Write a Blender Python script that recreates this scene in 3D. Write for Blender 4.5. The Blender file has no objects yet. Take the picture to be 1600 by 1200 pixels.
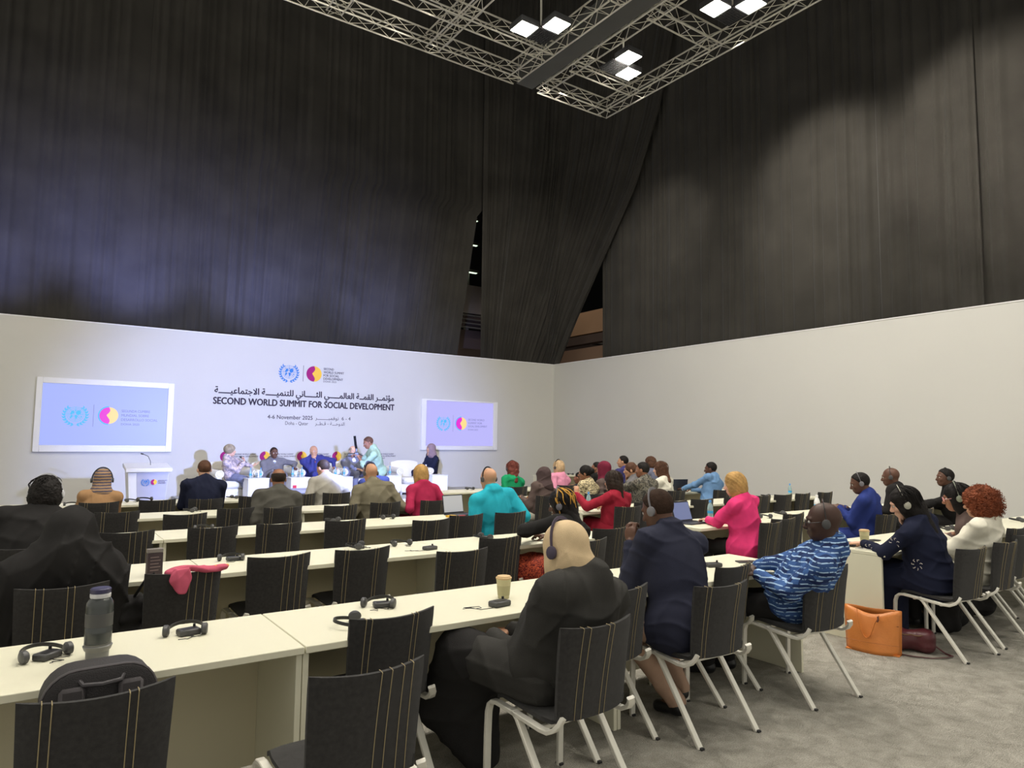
import bpy, math, random
import numpy as np
from mathutils import Matrix, Vector
random.seed(7)
SC = bpy.context.scene
COL = bpy.context.collection
PI = math.pi

# ------------------------------------------------------------------ camera
F_PX = 1082.68
yaw, pitch, roll = (math.radians(a) for a in (34.797, 4.812, 0.6085))
cy, sy, cp, sp, cr, sr = math.cos(yaw), math.sin(yaw), math.cos(pitch), math.sin(pitch), math.cos(roll), math.sin(roll)
f0 = np.array([sy, cy, 0]); r0 = np.array([cy, -sy, 0]); u0 = np.array([0, 0, 1.0])
fw = f0 * cp + u0 * sp; uu = u0 * cp - f0 * sp
rr = r0 * cr + uu * sr; uu = uu * cr - r0 * sr
cam = bpy.data.cameras.new('camera'); camo = bpy.data.objects.new('camera', cam); COL.objects.link(camo)
camo.matrix_world = Matrix(((rr[0], uu[0], -fw[0], 0), (rr[1], uu[1], -fw[1], 0), (rr[2], uu[2], -fw[2], 1.6), (0, 0, 0, 1)))
cam.sensor_width = 36; cam.sensor_fit = 'HORIZONTAL'; cam.lens = F_PX / 1600 * 36; cam.clip_end = 200
SC.camera = camo
vs = SC.view_settings
vs.view_transform = 'Standard'; vs.look = 'None'; vs.gamma = 1; vs.use_curve_mapping = False
vs.exposure = 0.22
SC.cycles.max_bounces = 6; SC.cycles.diffuse_bounces = 4; SC.cycles.use_denoising = True

# ------------------------------------------------------------------ world and lights
W = bpy.data.worlds.new('hall'); SC.world = W; W.use_nodes = True
W.node_tree.nodes['Background'].inputs[0].default_value = (1.0, 0.96, 0.85, 1)
W.node_tree.nodes['Background'].inputs[1].default_value = 0.62

def spot(name, loc, target, power, angle, blend, color=(1, 1, 1), radius=0.1):
    l = bpy.data.lights.new(name, 'SPOT'); l.energy = power; l.spot_size = math.radians(angle); l.spot_blend = blend
    l.color = color; l.shadow_soft_size = radius
    o = bpy.data.objects.new(name, l); COL.objects.link(o); o.location = loc
    o.rotation_euler = (Vector(target) - Vector(loc)).to_track_quat('-Z', 'Y').to_euler()
    return o
LED_STRENGTH = 132
# stage key light: low and bluish, thrown from the middle of the seating towards the panel
spot('stage_key_light', (4.3, 8.7, 2.05), (5.5, 17.5, 1.0), 3000, 76, 0.6, (0.38, 0.47, 1.0), 0.06)
# washes on the drapes, from the lighting truss
for i, (x, y, tx, ty, tz, p, a) in enumerate([
        (10.6, 8.0, 14.1, 8.3, 7.4, 820, 60), (10.6, 6.0, 14.1, 5.2, 7.6, 820, 60), (10.6, 10.5, 14.1, 13.0, 7.4, 420, 44),
        (4.0, 8.5, 2.5, 17.8, 11.5, 420, 84), (2.5, 10.5, 0.9, 17.8, 9.6, 160, 18), (5.5, 10.5, 4.2, 17.8, 10.2, 150, 15), (9.3, 9.4, 12.0, 17.8, 13.0, 260, 50), (9.2, 11.4, 12.4, 17.8, 7.2, 420, 46), (6.0, 11.4, 8.2, 17.8, 6.4, 260, 40), (3.5, 11.0, 4.0, 17.8, 6.6, 190, 34),
        (1.0, 10.0, 0.6, 17.8, 6.6, 220, 40), (2.0, 11.4, 2.0, 17.8, 9.5, 120, 26), (8.8, 11.5, 11.5, 17.8, 11.0, 160, 26)]):
    spot('drape_wash_light', (x, y, 9.2), (tx, ty, tz), p, a, 0.8, (1.0, 0.93, 0.82), 0.2)
for i_, x_ in enumerate((-1.0, 1.6, 4.4, 7.4)): spot('added_blue_wash', (x_, 15.6, 4.5), (x_ + .1, 17.8, 5.9), (560, 760, 620, 340)[i_], 84, 0.9, (0.30, 0.36, 1.0), 0.3)  # added lamps without fixtures, standing in for blue bounce low on the drapes

# ------------------------------------------------------------------ materials
def s2l(c):
    c = c / 255.0
    return c / 12.92 if c <= 0.04045 else ((c + 0.055) / 1.055) ** 2.4
def rgb(r, g, b): return (s2l(r), s2l(g), s2l(b))
MATS = {}
def mat(name, col, rough=0.6, metal=0.0, spec=0.4, bump=0, bscale=200, var=0, vscale=8, emit=None, estr=0, trans=0, sheen=0):
    if name in MATS: return MATS[name]
    m = bpy.data.materials.new(name); m.use_nodes = True; nt = m.node_tree; b = nt.nodes['Principled BSDF']
    b.inputs['Base Color'].default_value = (*col, 1); b.inputs['Roughness'].default_value = rough
    b.inputs['Metallic'].default_value = metal; b.inputs['Specular IOR Level'].default_value = spec
    if trans: b.inputs['Transmission Weight'].default_value = trans
    if sheen: b.inputs['Sheen Weight'].default_value = sheen
    if emit: b.inputs['Emission Color'].default_value = (*emit, 1); b.inputs['Emission Strength'].default_value = estr
    tc = nt.nodes.new('ShaderNodeTexCoord')
    if bump:
        n = nt.nodes.new('ShaderNodeTexNoise'); n.inputs['Scale'].default_value = bscale; n.inputs['Detail'].default_value = 3
        nt.links.new(tc.outputs['Object'], n.inputs['Vector'])
        bp = nt.nodes.new('ShaderNodeBump'); bp.inputs['Strength'].default_value = bump; bp.inputs['Distance'].default_value = 0.01
        nt.links.new(n.outputs['Fac'], bp.inputs['Height']); nt.links.new(bp.outputs['Normal'], b.inputs['Normal'])
    if var:
        n = nt.nodes.new('ShaderNodeTexNoise'); n.inputs['Scale'].default_value = vscale; n.inputs['Detail'].default_value = 4
        nt.links.new(tc.outputs['Object'], n.inputs['Vector'])
        r = nt.nodes.new('ShaderNodeMapRange'); r.inputs['From Min'].default_value = 0.3; r.inputs['From Max'].default_value = 0.7
        r.inputs['To Min'].default_value = 1 - var; r.inputs['To Max'].default_value = 1 + var
        nt.links.new(n.outputs['Fac'], r.inputs['Value'])
        x = nt.nodes.new('ShaderNodeMix'); x.data_type = 'RGBA'; x.blend_type = 'MULTIPLY'; x.inputs['Factor'].default_value = 1
        x.inputs['A'].default_value = (*col, 1)
        nt.links.new(r.outputs['Result'], x.inputs['B']); nt.links.new(x.outputs['Result'], b.inputs['Base Color'])
    MATS[name] = m
    return m
def ramp_mat(name, kind, stops, scale, rough=0.8, mapscale=(1, 1, 1), dist=0.0, bump=0):
    """a fabric whose pattern is a procedural texture run through a colour ramp"""
    if name in MATS: return MATS[name]
    m = mat(name, (0.5, 0.5, 0.5), rough); nt = m.node_tree; b = nt.nodes['Principled BSDF']
    tc = [n for n in nt.nodes if n.type == 'TEX_COORD'][0]
    mp = nt.nodes.new('ShaderNodeMapping'); mp.inputs['Scale'].default_value = mapscale
    nt.links.new(tc.outputs['Object'], mp.inputs['Vector'])
    if kind == 'noise':
        t = nt.nodes.new('ShaderNodeTexNoise'); t.inputs['Scale'].default_value = scale; t.inputs['Detail'].default_value = 4; t.inputs['Distortion'].default_value = dist; o = t.outputs['Fac']
    elif kind == 'wave':
        t = nt.nodes.new('ShaderNodeTexWave'); t.inputs['Scale'].default_value = scale; t.inputs['Distortion'].default_value = dist; t.inputs['Detail Scale'].default_value = 3; t.bands_direction = 'Z'; o = t.outputs['Fac']
    elif kind == 'voronoi':
        t = nt.nodes.new('ShaderNodeTexVoronoi'); t.inputs['Scale'].default_value = scale; o = t.outputs['Distance']
    nt.links.new(mp.outputs['Vector'], t.inputs['Vector'])
    r = nt.nodes.new('ShaderNodeValToRGB'); r.color_ramp.interpolation = 'LINEAR'
    el = r.color_ramp.elements
    while len(el) < len(stops): el.new(0.5)
    for e, (p, c) in zip(el, stops): e.position = p; e.color = (*c, 1)
    nt.links.new(o, r.inputs['Fac']); nt.links.new(r.outputs['Color'], b.inputs['Base Color'])
    return m

M_WALL = mat('wall_paint', rgb(204, 203, 198), 0.75, spec=0.15, var=0.015, vscale=0.7)
M_DRAPE = mat('black_drape', (0.040, 0.037, 0.032), 0.85, spec=0.12, bump=0.25, bscale=700, var=0.18, vscale=1.3, sheen=0.12)
M_LAM = mat('cream_laminate', rgb(222, 219, 197), 0.42, spec=0.35, var=0.01, vscale=2)
M_PANEL = mat('panel_laminate', rgb(206, 199, 172), 0.55, spec=0.25, var=0.02, vscale=2)
M_CHAIR = mat('charcoal_upholstery', (0.030, 0.0285, 0.028), 0.85, spec=0.2, bump=0.5, bscale=900, var=0.25, vscale=60, sheen=0.15)
M_THREAD = mat('pale_thread', rgb(156, 142, 108), 0.8)
M_THREAD2 = mat('grey_thread', rgb(96, 90, 82), 0.8)
M_FRAME = mat('silver_paint', rgb(226, 223, 212), 0.35, metal=0.1, spec=0.5)
M_ALU = mat('truss_aluminium', rgb(214, 210, 196), 0.4, metal=0.35)
M_BLACKP = mat('black_plastic', (0.012, 0.012, 0.013), 0.38, spec=0.5)
M_GREYP = mat('grey_plastic', (0.06, 0.06, 0.062), 0.45, spec=0.5)
M_DARKCEIL = mat('dark_ceiling', (0.006, 0.006, 0.006), 0.9)
M_BEAM = mat('beam_grey', (0.09, 0.09, 0.083), 0.6, var=0.1, vscale=2)
M_WHITE = mat('white_lacquer', rgb(232, 232, 232), 0.35, var=0.01)
M_LEATHER = mat('white_leather', rgb(226, 222, 208), 0.45, bump=0.1, bscale=60)
M_INK = mat('dark_print', rgb(62, 55, 66), 0.8, spec=0.1)
M_BLUEINK = mat('emblem_blue', rgb(66, 128, 196), 0.8, spec=0.1)
M_MAG = mat('print_magenta', rgb(158, 42, 112), 0.8, spec=0.1)
M_YEL = mat('print_yellow', rgb(236, 190, 74), 0.8, spec=0.1)
M_CYAN = mat('print_cyan', rgb(70, 160, 214), 0.8, spec=0.1)
def screen(name, c, k): return mat(name, (0.02, 0.02, 0.02), 0.4, emit=rgb(*c), estr=k)
M_SCR1 = screen('screen_glow_left', (168, 182, 252), 0.84)
M_SCR2 = screen('screen_glow_right', (188, 184, 252), 0.84)
M_SCY = screen('screen_cyan', (66, 176, 236), 1.0)
M_SMAG = screen('screen_magenta', (216, 30, 196), 1.0)
M_SYEL = screen('screen_yellow', (250, 208, 130), 1.0)
M_STXT = screen('screen_text', (112, 112, 176), 1.0)

def carpet_mat():
    m = mat('grey_carpet', (0.25, 0.245, 0.23), 0.95, spec=0.08); nt = m.node_tree; b = nt.nodes['Principled BSDF']
    tc = nt.nodes.new('ShaderNodeTexCoord')
    a = nt.nodes.new('ShaderNodeTexNoise'); a.inputs['Scale'].default_value = 8; a.inputs['Detail'].default_value = 9; a.inputs['Roughness'].default_value = .62; a.inputs['Distortion'].default_value = .5
    c = nt.nodes.new('ShaderNodeTexNoise'); c.inputs['Scale'].default_value = 160; c.inputs['Detail'].default_value = 3
    for n in (a, c): nt.links.new(tc.outputs['Object'], n.inputs['Vector'])
    r = nt.nodes.new('ShaderNodeValToRGB'); r.color_ramp.elements[0].position = 0.32; r.color_ramp.elements[1].position = 0.68
    r.color_ramp.elements[0].color = (*rgb(138, 135, 126), 1); r.color_ramp.elements[1].color = (*rgb(172, 168, 158), 1)
    nt.links.new(a.outputs['Fac'], r.inputs['Fac'])
    x = nt.nodes.new('ShaderNodeMix'); x.data_type = 'RGBA'; x.blend_type = 'MULTIPLY'; x.inputs['Factor'].default_value = 0.6
    r2 = nt.nodes.new('ShaderNodeValToRGB'); r2.color_ramp.elements[0].position = 0.35; r2.color_ramp.elements[1].position = 0.6
    r2.color_ramp.elements[0].color = (0.45, 0.45, 0.45, 1)
    nt.links.new(c.outputs['Fac'], r2.inputs['Fac'])
    nt.links.new(r.outputs['Color'], x.inputs['A']); nt.links.new(r2.outputs['Color'], x.inputs['B']); nt.links.new(x.outputs['Result'], b.inputs['Base Color'])
    bp = nt.nodes.new('ShaderNodeBump'); bp.inputs['Strength'].default_value = 0.6; bp.inputs['Distance'].default_value = 0.01
    nt.links.new(c.outputs['Fac'], bp.inputs['Height']); nt.links.new(bp.outputs['Normal'], b.inputs['Normal'])
    return m
M_CARPET = carpet_mat()

def led_mat():
    m = bpy.data.materials.new('led_diodes'); m.use_nodes = True; nt = m.node_tree; nt.nodes.clear()
    out = nt.nodes.new('ShaderNodeOutputMaterial'); e = nt.nodes.new('ShaderNodeEmission'); e.inputs['Color'].default_value = (1, 0.94, 0.83, 1)
    tc = nt.nodes.new('ShaderNodeTexCoord'); mp = nt.nodes.new('ShaderNodeMapping'); mp.inputs['Scale'].default_value = (14, 14, 1)
    fr = nt.nodes.new('ShaderNodeVectorMath'); fr.operation = 'FRACTION'
    sb = nt.nodes.new('ShaderNodeVectorMath'); sb.operation = 'SUBTRACT'; sb.inputs[1].default_value = (0.5, 0.5, 0)
    ml = nt.nodes.new('ShaderNodeVectorMath'); ml.operation = 'MULTIPLY'; ml.inputs[1].default_value = (1, 1, 0)
    ln = nt.nodes.new('ShaderNodeVectorMath'); ln.operation = 'LENGTH'
    mr = nt.nodes.new('ShaderNodeMapRange'); mr.inputs['From Min'].default_value = 0.28; mr.inputs['From Max'].default_value = 0.42
    mr.inputs['To Min'].default_value = LED_STRENGTH * 2.0; mr.inputs['To Max'].default_value = 0.5
    L = nt.links.new
    L(tc.outputs['Generated'], mp.inputs['Vector']); L(mp.outputs[0], fr.inputs[0]); L(fr.outputs[0], sb.inputs[0]); L(sb.outputs[0], ml.inputs[0])
    L(ml.outputs[0], ln.inputs[0]); L(ln.outputs['Value'], mr.inputs['Value']); L(mr.outputs[0], e.inputs['Strength']); L(e.outputs[0], out.inputs['Surface'])
    return m
M_LED = led_mat()

# ------------------------------------------------------------------ mesh helpers
class MB:
    def __init__(s): s.v = []; s.f = []
    def add(s, vs, fs):
        o = len(s.v); s.v += [tuple(p) for p in vs]; s.f += [tuple(i + o for i in f) for f in fs]; return s
    def box(s, x0, x1, y0, y1, z0, z1, bev=0.0):
        if bev <= 0:
            v = [(x, y, z) for z in (z0, z1) for y in (y0, y1) for x in (x0, x1)]
            return s.add(v, [(0, 2, 3, 1), (4, 5, 7, 6), (0, 1, 5, 4), (2, 6, 7, 3), (0, 4, 6, 2), (1, 3, 7, 5)])
        b = min(bev, (x1 - x0) / 2.01, (y1 - y0) / 2.01, (z1 - z0) / 2.01)
        v = []; idx = {}
        for sx in (0, 1):
            for sy_ in (0, 1):
                for sz in (0, 1):
                    X, Y, Z = (x0, x1)[sx], (y0, y1)[sy_], (z0, z1)[sz]
                    dx, dy, dz = (b, -b)[sx], (b, -b)[sy_], (b, -b)[sz]
                    for k, p in enumerate(((X, Y + dy, Z + dz), (X + dx, Y, Z + dz), (X + dx, Y + dy, Z))):
                        idx[sx, sy_, sz, k] = len(v); v.append(p)
        I = idx; f = []
        for a in (0, 1):
            q = [I[a, 0, 0, 0], I[a, 1, 0, 0], I[a, 1, 1, 0], I[a, 0, 1, 0]]; f.append(q if a else q[::-1])
            q = [I[0, a, 0, 1], I[1, a, 0, 1], I[1, a, 1, 1], I[0, a, 1, 1]]; f.append(q[::-1] if a else q)
            q = [I[0, 0, a, 2], I[1, 0, a, 2], I[1, 1, a, 2], I[0, 1, a, 2]]; f.append(q if a else q[::-1])
        for a in (0, 1):
            for c in (0, 1):
                f.append((I[0, a, c, 1], I[1, a, c, 1], I[1, a, c, 2], I[0, a, c, 2]))
                f.append((I[a, 0, c, 0], I[a, 1, c, 0], I[a, 1, c, 2], I[a, 0, c, 2]))
                f.append((I[a, c, 0, 0], I[a, c, 1, 0], I[a, c, 1, 1], I[a, c, 0, 1]))
        for sx in (0, 1):
            for sy_ in (0, 1):
                for sz in (0, 1): f.append(tuple(I[sx, sy_, sz, k] for k in range(3)))
        return s.add(v, f)
    def sweep(s, pts, prof, closed=False, cap=True, up=(0, 0, 1)):
        """sweep a closed 2-D profile [(a,b)] along points (list of 3-D)"""
        P = [Vector(p) for p in pts]; n = len(P); v = []
        prev = None
        for i in range(n):
            t = (P[min(i + 1, n - 1)] - P[max(i - 1, 0)]).normalized()
            if prev is None:
                u = Vector(up)
                if abs(t.dot(u)) > 0.95: u = Vector((1, 0, 0))
                a = t.cross(u).normalized()
            else:
                a = (prev - t * prev.dot(t)).normalized()
            prev = a; b = a.cross(t).normalized()
            sc = prof(i / (n - 1)) if callable(prof) else prof
            for (p, q) in sc: v.append(P[i] + a * p + b * q)
        m = len(v) // n; f = []
        for i in range(n - 1):
            for j in range(m):
                k = (j + 1) % m
                f.append((i * m + j, i * m + k, (i + 1) * m + k, (i + 1) * m + j))
        if cap: f.append(tuple(range(m - 1, -1, -1))); f.append(tuple((n - 1) * m + j for j in range(m)))
        return s.add(v, f)
    def tube(s, pts, r, n=8, r2=None):
        def pr(t):
            q = r if r2 is None else r + (r2 - r) * t
            return [(q * math.cos(2 * PI * k / n), q * math.sin(2 * PI * k / n)) for k in range(n)]
        return s.sweep(pts, pr)
    def lathe(s, prof, n=20, c=(0, 0, 0)):
        v = []; f = []; m = len(prof)
        for (r, z) in prof:
            for k in range(n): v.append((c[0] + r * math.cos(2 * PI * k / n), c[1] + r * math.sin(2 * PI * k / n), c[2] + z))
        for i in range(m - 1):
            for k in range(n):
                j = (k + 1) % n; f.append((i * n + k, i * n + j, (i + 1) * n + j, (i + 1) * n + k))
        f.append(tuple(range(n - 1, -1, -1))); f.append(tuple((m - 1) * n + k for k in range(n)))
        return s.add(v, f)
    def ball(s, c, r, n=10, m=7, sc=(1, 1, 1)):
        v = [(c[0], c[1], c[2] + r * sc[2])]; f = []
        for i in range(1, m):
            th = PI * i / m
            for k in range(n): v.append((c[0] + r * sc[0] * math.sin(th) * math.cos(2 * PI * k / n), c[1] + r * sc[1] * math.sin(th) * math.sin(2 * PI * k / n), c[2] + r * sc[2] * math.cos(th)))
        v.append((c[0], c[1], c[2] - r * sc[2]))
        for k in range(n): f.append((0, 1 + k, 1 + (k + 1) % n)); f.append((len(v) - 1, 1 + (m - 2) * n + (k + 1) % n, 1 + (m - 2) * n + k))
        for i in range(m - 2):
            for k in range(n):
                j = (k + 1) % n; a = 1 + i * n; f.append((a + k, a + n + k, a + n + j, a + j))
        return s.add(v, f)
    def prism(s, poly, y0, y1):
        """polygon in XZ extruded along Y"""
        n = len(poly); v = [(p[0], y0, p[1]) for p in poly] + [(p[0], y1, p[1]) for p in poly]
        f = [tuple(range(n)), tuple(range(2 * n - 1, n - 1, -1))]
        for i in range(n): j = (i + 1) % n; f.append((i, i + n, j + n, j))
        return s.add(v, f)
    def grid(s, P, thick=None):
        """P[i][j] points; closed in j if thick is None is off"""
        n = len(P); m = len(P[0]); v = [p for r in P for p in r]
        f = [(i * m + j, i * m + j + 1, (i + 1) * m + j + 1, (i + 1) * m + j) for i in range(n - 1) for j in range(m - 1)]
        return s.add(v, f)
    def mesh(s, name, m, smooth=True, fix=True):
        me = bpy.data.meshes.new(name); me.from_pydata(s.v, [], s.f)
        if fix:
            import bmesh
            b = bmesh.new(); b.from_mesh(me); bmesh.ops.recalc_face_normals(b, faces=b.faces); b.to_mesh(me); b.free()
        if m: me.materials.append(m)
        if smooth: smooth_by_angle(me)
        me.update(); return me
    def obj(s, name, m, parent=None, loc=None, smooth=True, **kw):
        return link(name, s.mesh(name, m, smooth), parent, loc, **kw)
def smooth_by_angle(me, ang=40):
    me.polygons.foreach_set('use_smooth', [True] * len(me.polygons))
    try: me.set_sharp_from_angle(angle=math.radians(ang))
    except Exception: pass
def link(name, data, parent=None, loc=None, rotz=0, label=None, cat=None, group=None, kind=None):
    o = bpy.data.objects.new(name, data); COL.objects.link(o)
    if parent is not None: o.parent = parent
    if loc is not None: o.location = loc
    if rotz: o.rotation_euler = (0, 0, rotz)
    for k, x in (('label', label), ('category', cat), ('group', group), ('kind', kind)):
        if x: o[k] = x
    return o
def thing(name, label, cat, loc=(0, 0, 0), rotz=0, group=None): return link(name, None, None, loc, rotz, label, cat, group)
KIDS = {}
def copy_tree(o, parent=None):
    c = o.copy(); COL.objects.link(c); c.parent = parent
    for ch in o.children: copy_tree(ch, c)
    return c
def rect(w, h, r=0.3):
    a, b = w / 2, h / 2; q = min(a, b) * r
    return [(-a + q, -b), (a - q, -b), (a, -b + q), (a, b - q), (a - q, b), (-a + q, b), (-a, b - q), (-a, -b + q)]
def arc(c, r, a0, a1, n, plane='yz'):
    out = []
    for i in range(n + 1):
        a = math.radians(a0 + (a1 - a0) * i / n); p, q = r * math.cos(a), r * math.sin(a)
        out.append((c[0], c[1] + p, c[2] + q) if plane == 'yz' else (c[0] + p, c[1] + q, c[2]) if plane == 'xy' else (c[0] + p, c[1], c[2] + q))
    return out
def noise1(n, seed, smooth=1):
    r = np.random.RandomState(seed); return r.rand(n)

# ------------------------------------------------------------------ room
VB, UR, HW = 17.5, 13.8, 4.1
def room():
    fl = MB().box(-9, UR + 4, -4, VB + 8, -0.1, 0).obj('floor', M_CARPET, kind='structure')
    wb = MB().box(-9, UR, VB, VB + 0.12, 0, HW).obj('wall_back', M_WALL, smooth=False, kind='structure')
    wr = MB().box(UR, UR + 0.12, -4, VB + 0.12, 0, HW).obj('wall_right', M_WALL, smooth=False, kind='structure')
    MB().box(-11, UR + 6, -6, VB + 9, 18.0, 18.2).obj('ceiling', M_DARKCEIL, kind='structure')
    MB().box(-11, UR + 6, VB + 8.5, VB + 8.7, 0, 18).obj('wall_hall_back', M_DARKCEIL, kind='structure')
    MB().box(UR + 5.5, UR + 5.7, -6, VB + 8.7, 0, 18).obj('wall_hall_right', M_DARKCEIL, kind='structure')
    for n in range(8):   # joints of the wall panels: shallow capping strips along the top
        pass
    MB().box(-9, UR + 0.12, VB - 0.01, VB + 0.13, HW, HW + 0.02).obj('trim_1', M_WHITE, kind='structure')
    MB().box(UR - 0.01, UR + 0.13, -4, VB - 0.01, HW, HW + 0.02).obj('trim_2', M_WHITE, kind='structure')
    MB().box(-9, UR - 0.02, VB - 0.015, VB, 0, 0.08).obj('baseboard_back', M_WHITE, kind='structure')
    MB().box(UR - 0.015, UR, -4, VB, 0, 0.08).obj('baseboard_right', M_WHITE, kind='structure')
    # raised stage in front of the back wall
    st = MB().box(2.75, 10.6, 14.4, VB - 0.02, 0, 0.3).obj('floor_stage', mat('stage_carpet', rgb(178, 178, 178), 0.9, bump=0.3, bscale=200), kind='structure')
    MB().box(2.75, 10.6, 14.385, 14.399, 0, 0.298).obj('stage_fascia', M_WHITE, st)
    return wb, wr
WALL_B, WALL_R = room()

def drapes():
    rs = np.random.RandomState(3)
    def drape(label, path, sL, sR, z0, z1, amp=0.06, pitch_=0.26, seed=1, cols=None, off=0.0):
        """path: function s->(x,y,nx,ny); sL,sR: functions of z giving the panel edges; folds gather where the panel narrows"""
        r = np.random.RandomState(seed)
        width = max(abs(sR(z) - sL(z)) for z in (z0, (z0 + z1) / 2, z1)); N = int(width / pitch_)
        n = cols or max(40, int(N * 9)); rows = 44
        ph = r.rand(6) * 6.28
        t = np.linspace(0, 1, n)
        # irregular pleats
        warp = t + 0.018 * np.sin(2 * PI * t * 3 + ph[0]) + 0.008 * np.sin(2 * PI * t * 11 + ph[1]); 
        v = []
        for i in range(rows + 1):
            z = z0 + (z1 - z0) * (i / rows) ** 1.15
            a, b = sL(z), sR(z); w = abs(b - a)
            gather = max(1.0, min(2.2, width / max(w, .2)))
            k = 1.0
            d = amp * (0.45 * np.sin(2 * PI * N * warp + 0.35 * math.sin(z * .5)) + 0.35 * np.sin(2 * PI * N * 0.37 * warp + ph[2] + .1 * z) + 0.3 * np.abs(np.sin(PI * N * 0.61 * warp + ph[3])) + 0.2 * np.sin(2 * PI * N * 1.9 * warp + ph[4]))
            d = d * min(1.6, gather) * (0.75 + 0.35 * (1 - i / rows))
            for j in range(n):
                s_ = a + (b - a) * t[j]; x, y, nx, ny = path(s_)
                v.append((x + nx * (d[j] + off), y + ny * (d[j] + off), z))
        f = [(i * n + j, i * n + j + 1, (i + 1) * n + j + 1, (i + 1) * n + j) for i in range(rows) for j in range(n - 1)]
        me = bpy.data.meshes.new('curtain'); me.from_pydata(v, [], f); me.materials.append(M_DRAPE)
        me.polygons.foreach_set('use_smooth', [True] * len(f))
        o = link('curtain', me, label=label, cat='curtain', group='black hall drapes')
        md = o.modifiers.new('cloth_thickness', 'SOLIDIFY'); md.thickness = 0.008
        return o
    back = lambda s: (s, VB + 0.34, 0, -1)
    def wrap(s):
        cx, yb = UR + 0.3, VB + 0.34
        if s <= cx - 0.5: return (s, yb, 0, -1)
        if s >= cx + 0.5: return (cx, yb - (s - cx), -1, 0)
        a = (s - (cx - 0.5)) * PI / 2; R = 0.5
        return (cx - R + R * math.sin(a), yb - R + R * math.cos(a), -math.sin(a), -math.cos(a))
    rgt = lambda s: (UR + 0.38, s, -1, 0)
    Z1 = 17.8; Z0 = 3.4
    drape('black drape on the back wall at the far left, above the left screen frame', back, lambda z: -9.0, lambda z: 1.9, Z0, Z1, 0.05, 0.30, 1)
    drape('narrow black drape above the big left screen, between two seams', back, lambda z: 1.88, lambda z: 3.12, Z0, Z1, 0.05, 0.24, 2, off=0.03)
    def e2(z): return (11.3 if z > 8.9 else 11.06 + max(0, z - 8.6) * .8) - max(0.0, (8.8 - z)) / 4.6 * 0.66
    drape('wide black drape above the stage, pulled aside at its right edge by the triangular gap', back, lambda z: 3.09, e2, Z0, Z1, 0.055, 0.26, 3)
    pts = [(3.4, 18.0), (4.2, 17.45), (5.5, 16.55), (9.0, 13.95), (11.0, 13.0), (14, 12.2), (18, 11.6)]
    def swag(z):
        for (za, va), (zb, vb) in zip(pts, pts[1:]):
            if z <= zb: v = va + (vb - va) * (z - za) / (zb - za); break
        return (UR + 0.3) + (VB + 0.34 - v)
    cd_ = drape('black drape over the room corner, its edge swept down diagonally', wrap, lambda z: 11.14, swag, Z0, Z1, 0.07, 0.24, 4, off=0.12)
    # the thick gathered edge of that drape
    rl = []
    for dx in range(5):
        p = []
        for i in range(40):
            z = 3.5 + i * (18 - 3.5) / 39; s_ = swag(z) - 0.03 - dx * 0.055; x, y, nx, ny = wrap(s_)
            k = 0.17 + 0.02 * math.sin(z * 1.3 + dx)
            p.append((x + nx * k, y + ny * k, z))
        rl.append(p)
    m = MB()
    for i, p in enumerate(rl): m.tube(p, 0.03 + 0.012 * (i % 2), 6)
    m.obj('gathered_edge', M_DRAPE, cd_)['kind'] = 'stuff'
    drape('black drape on the right wall beside the corner gap', rgt, lambda z: 15.55, lambda z: 7.1, Z0, Z1, 0.055, 0.28, 5)
    drape('middle black drape on the right wall, between two vertical seams', rgt, lambda z: 7.16, lambda z: 5.3, Z0, Z1, 0.05, 0.25, 6, off=0.05)
    drape('black drape on the right wall nearest the camera, above the red-haired woman', rgt, lambda z: 5.36, lambda z: -4.0, Z0, Z1, 0.05, 0.3, 7)
drapes()

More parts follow.
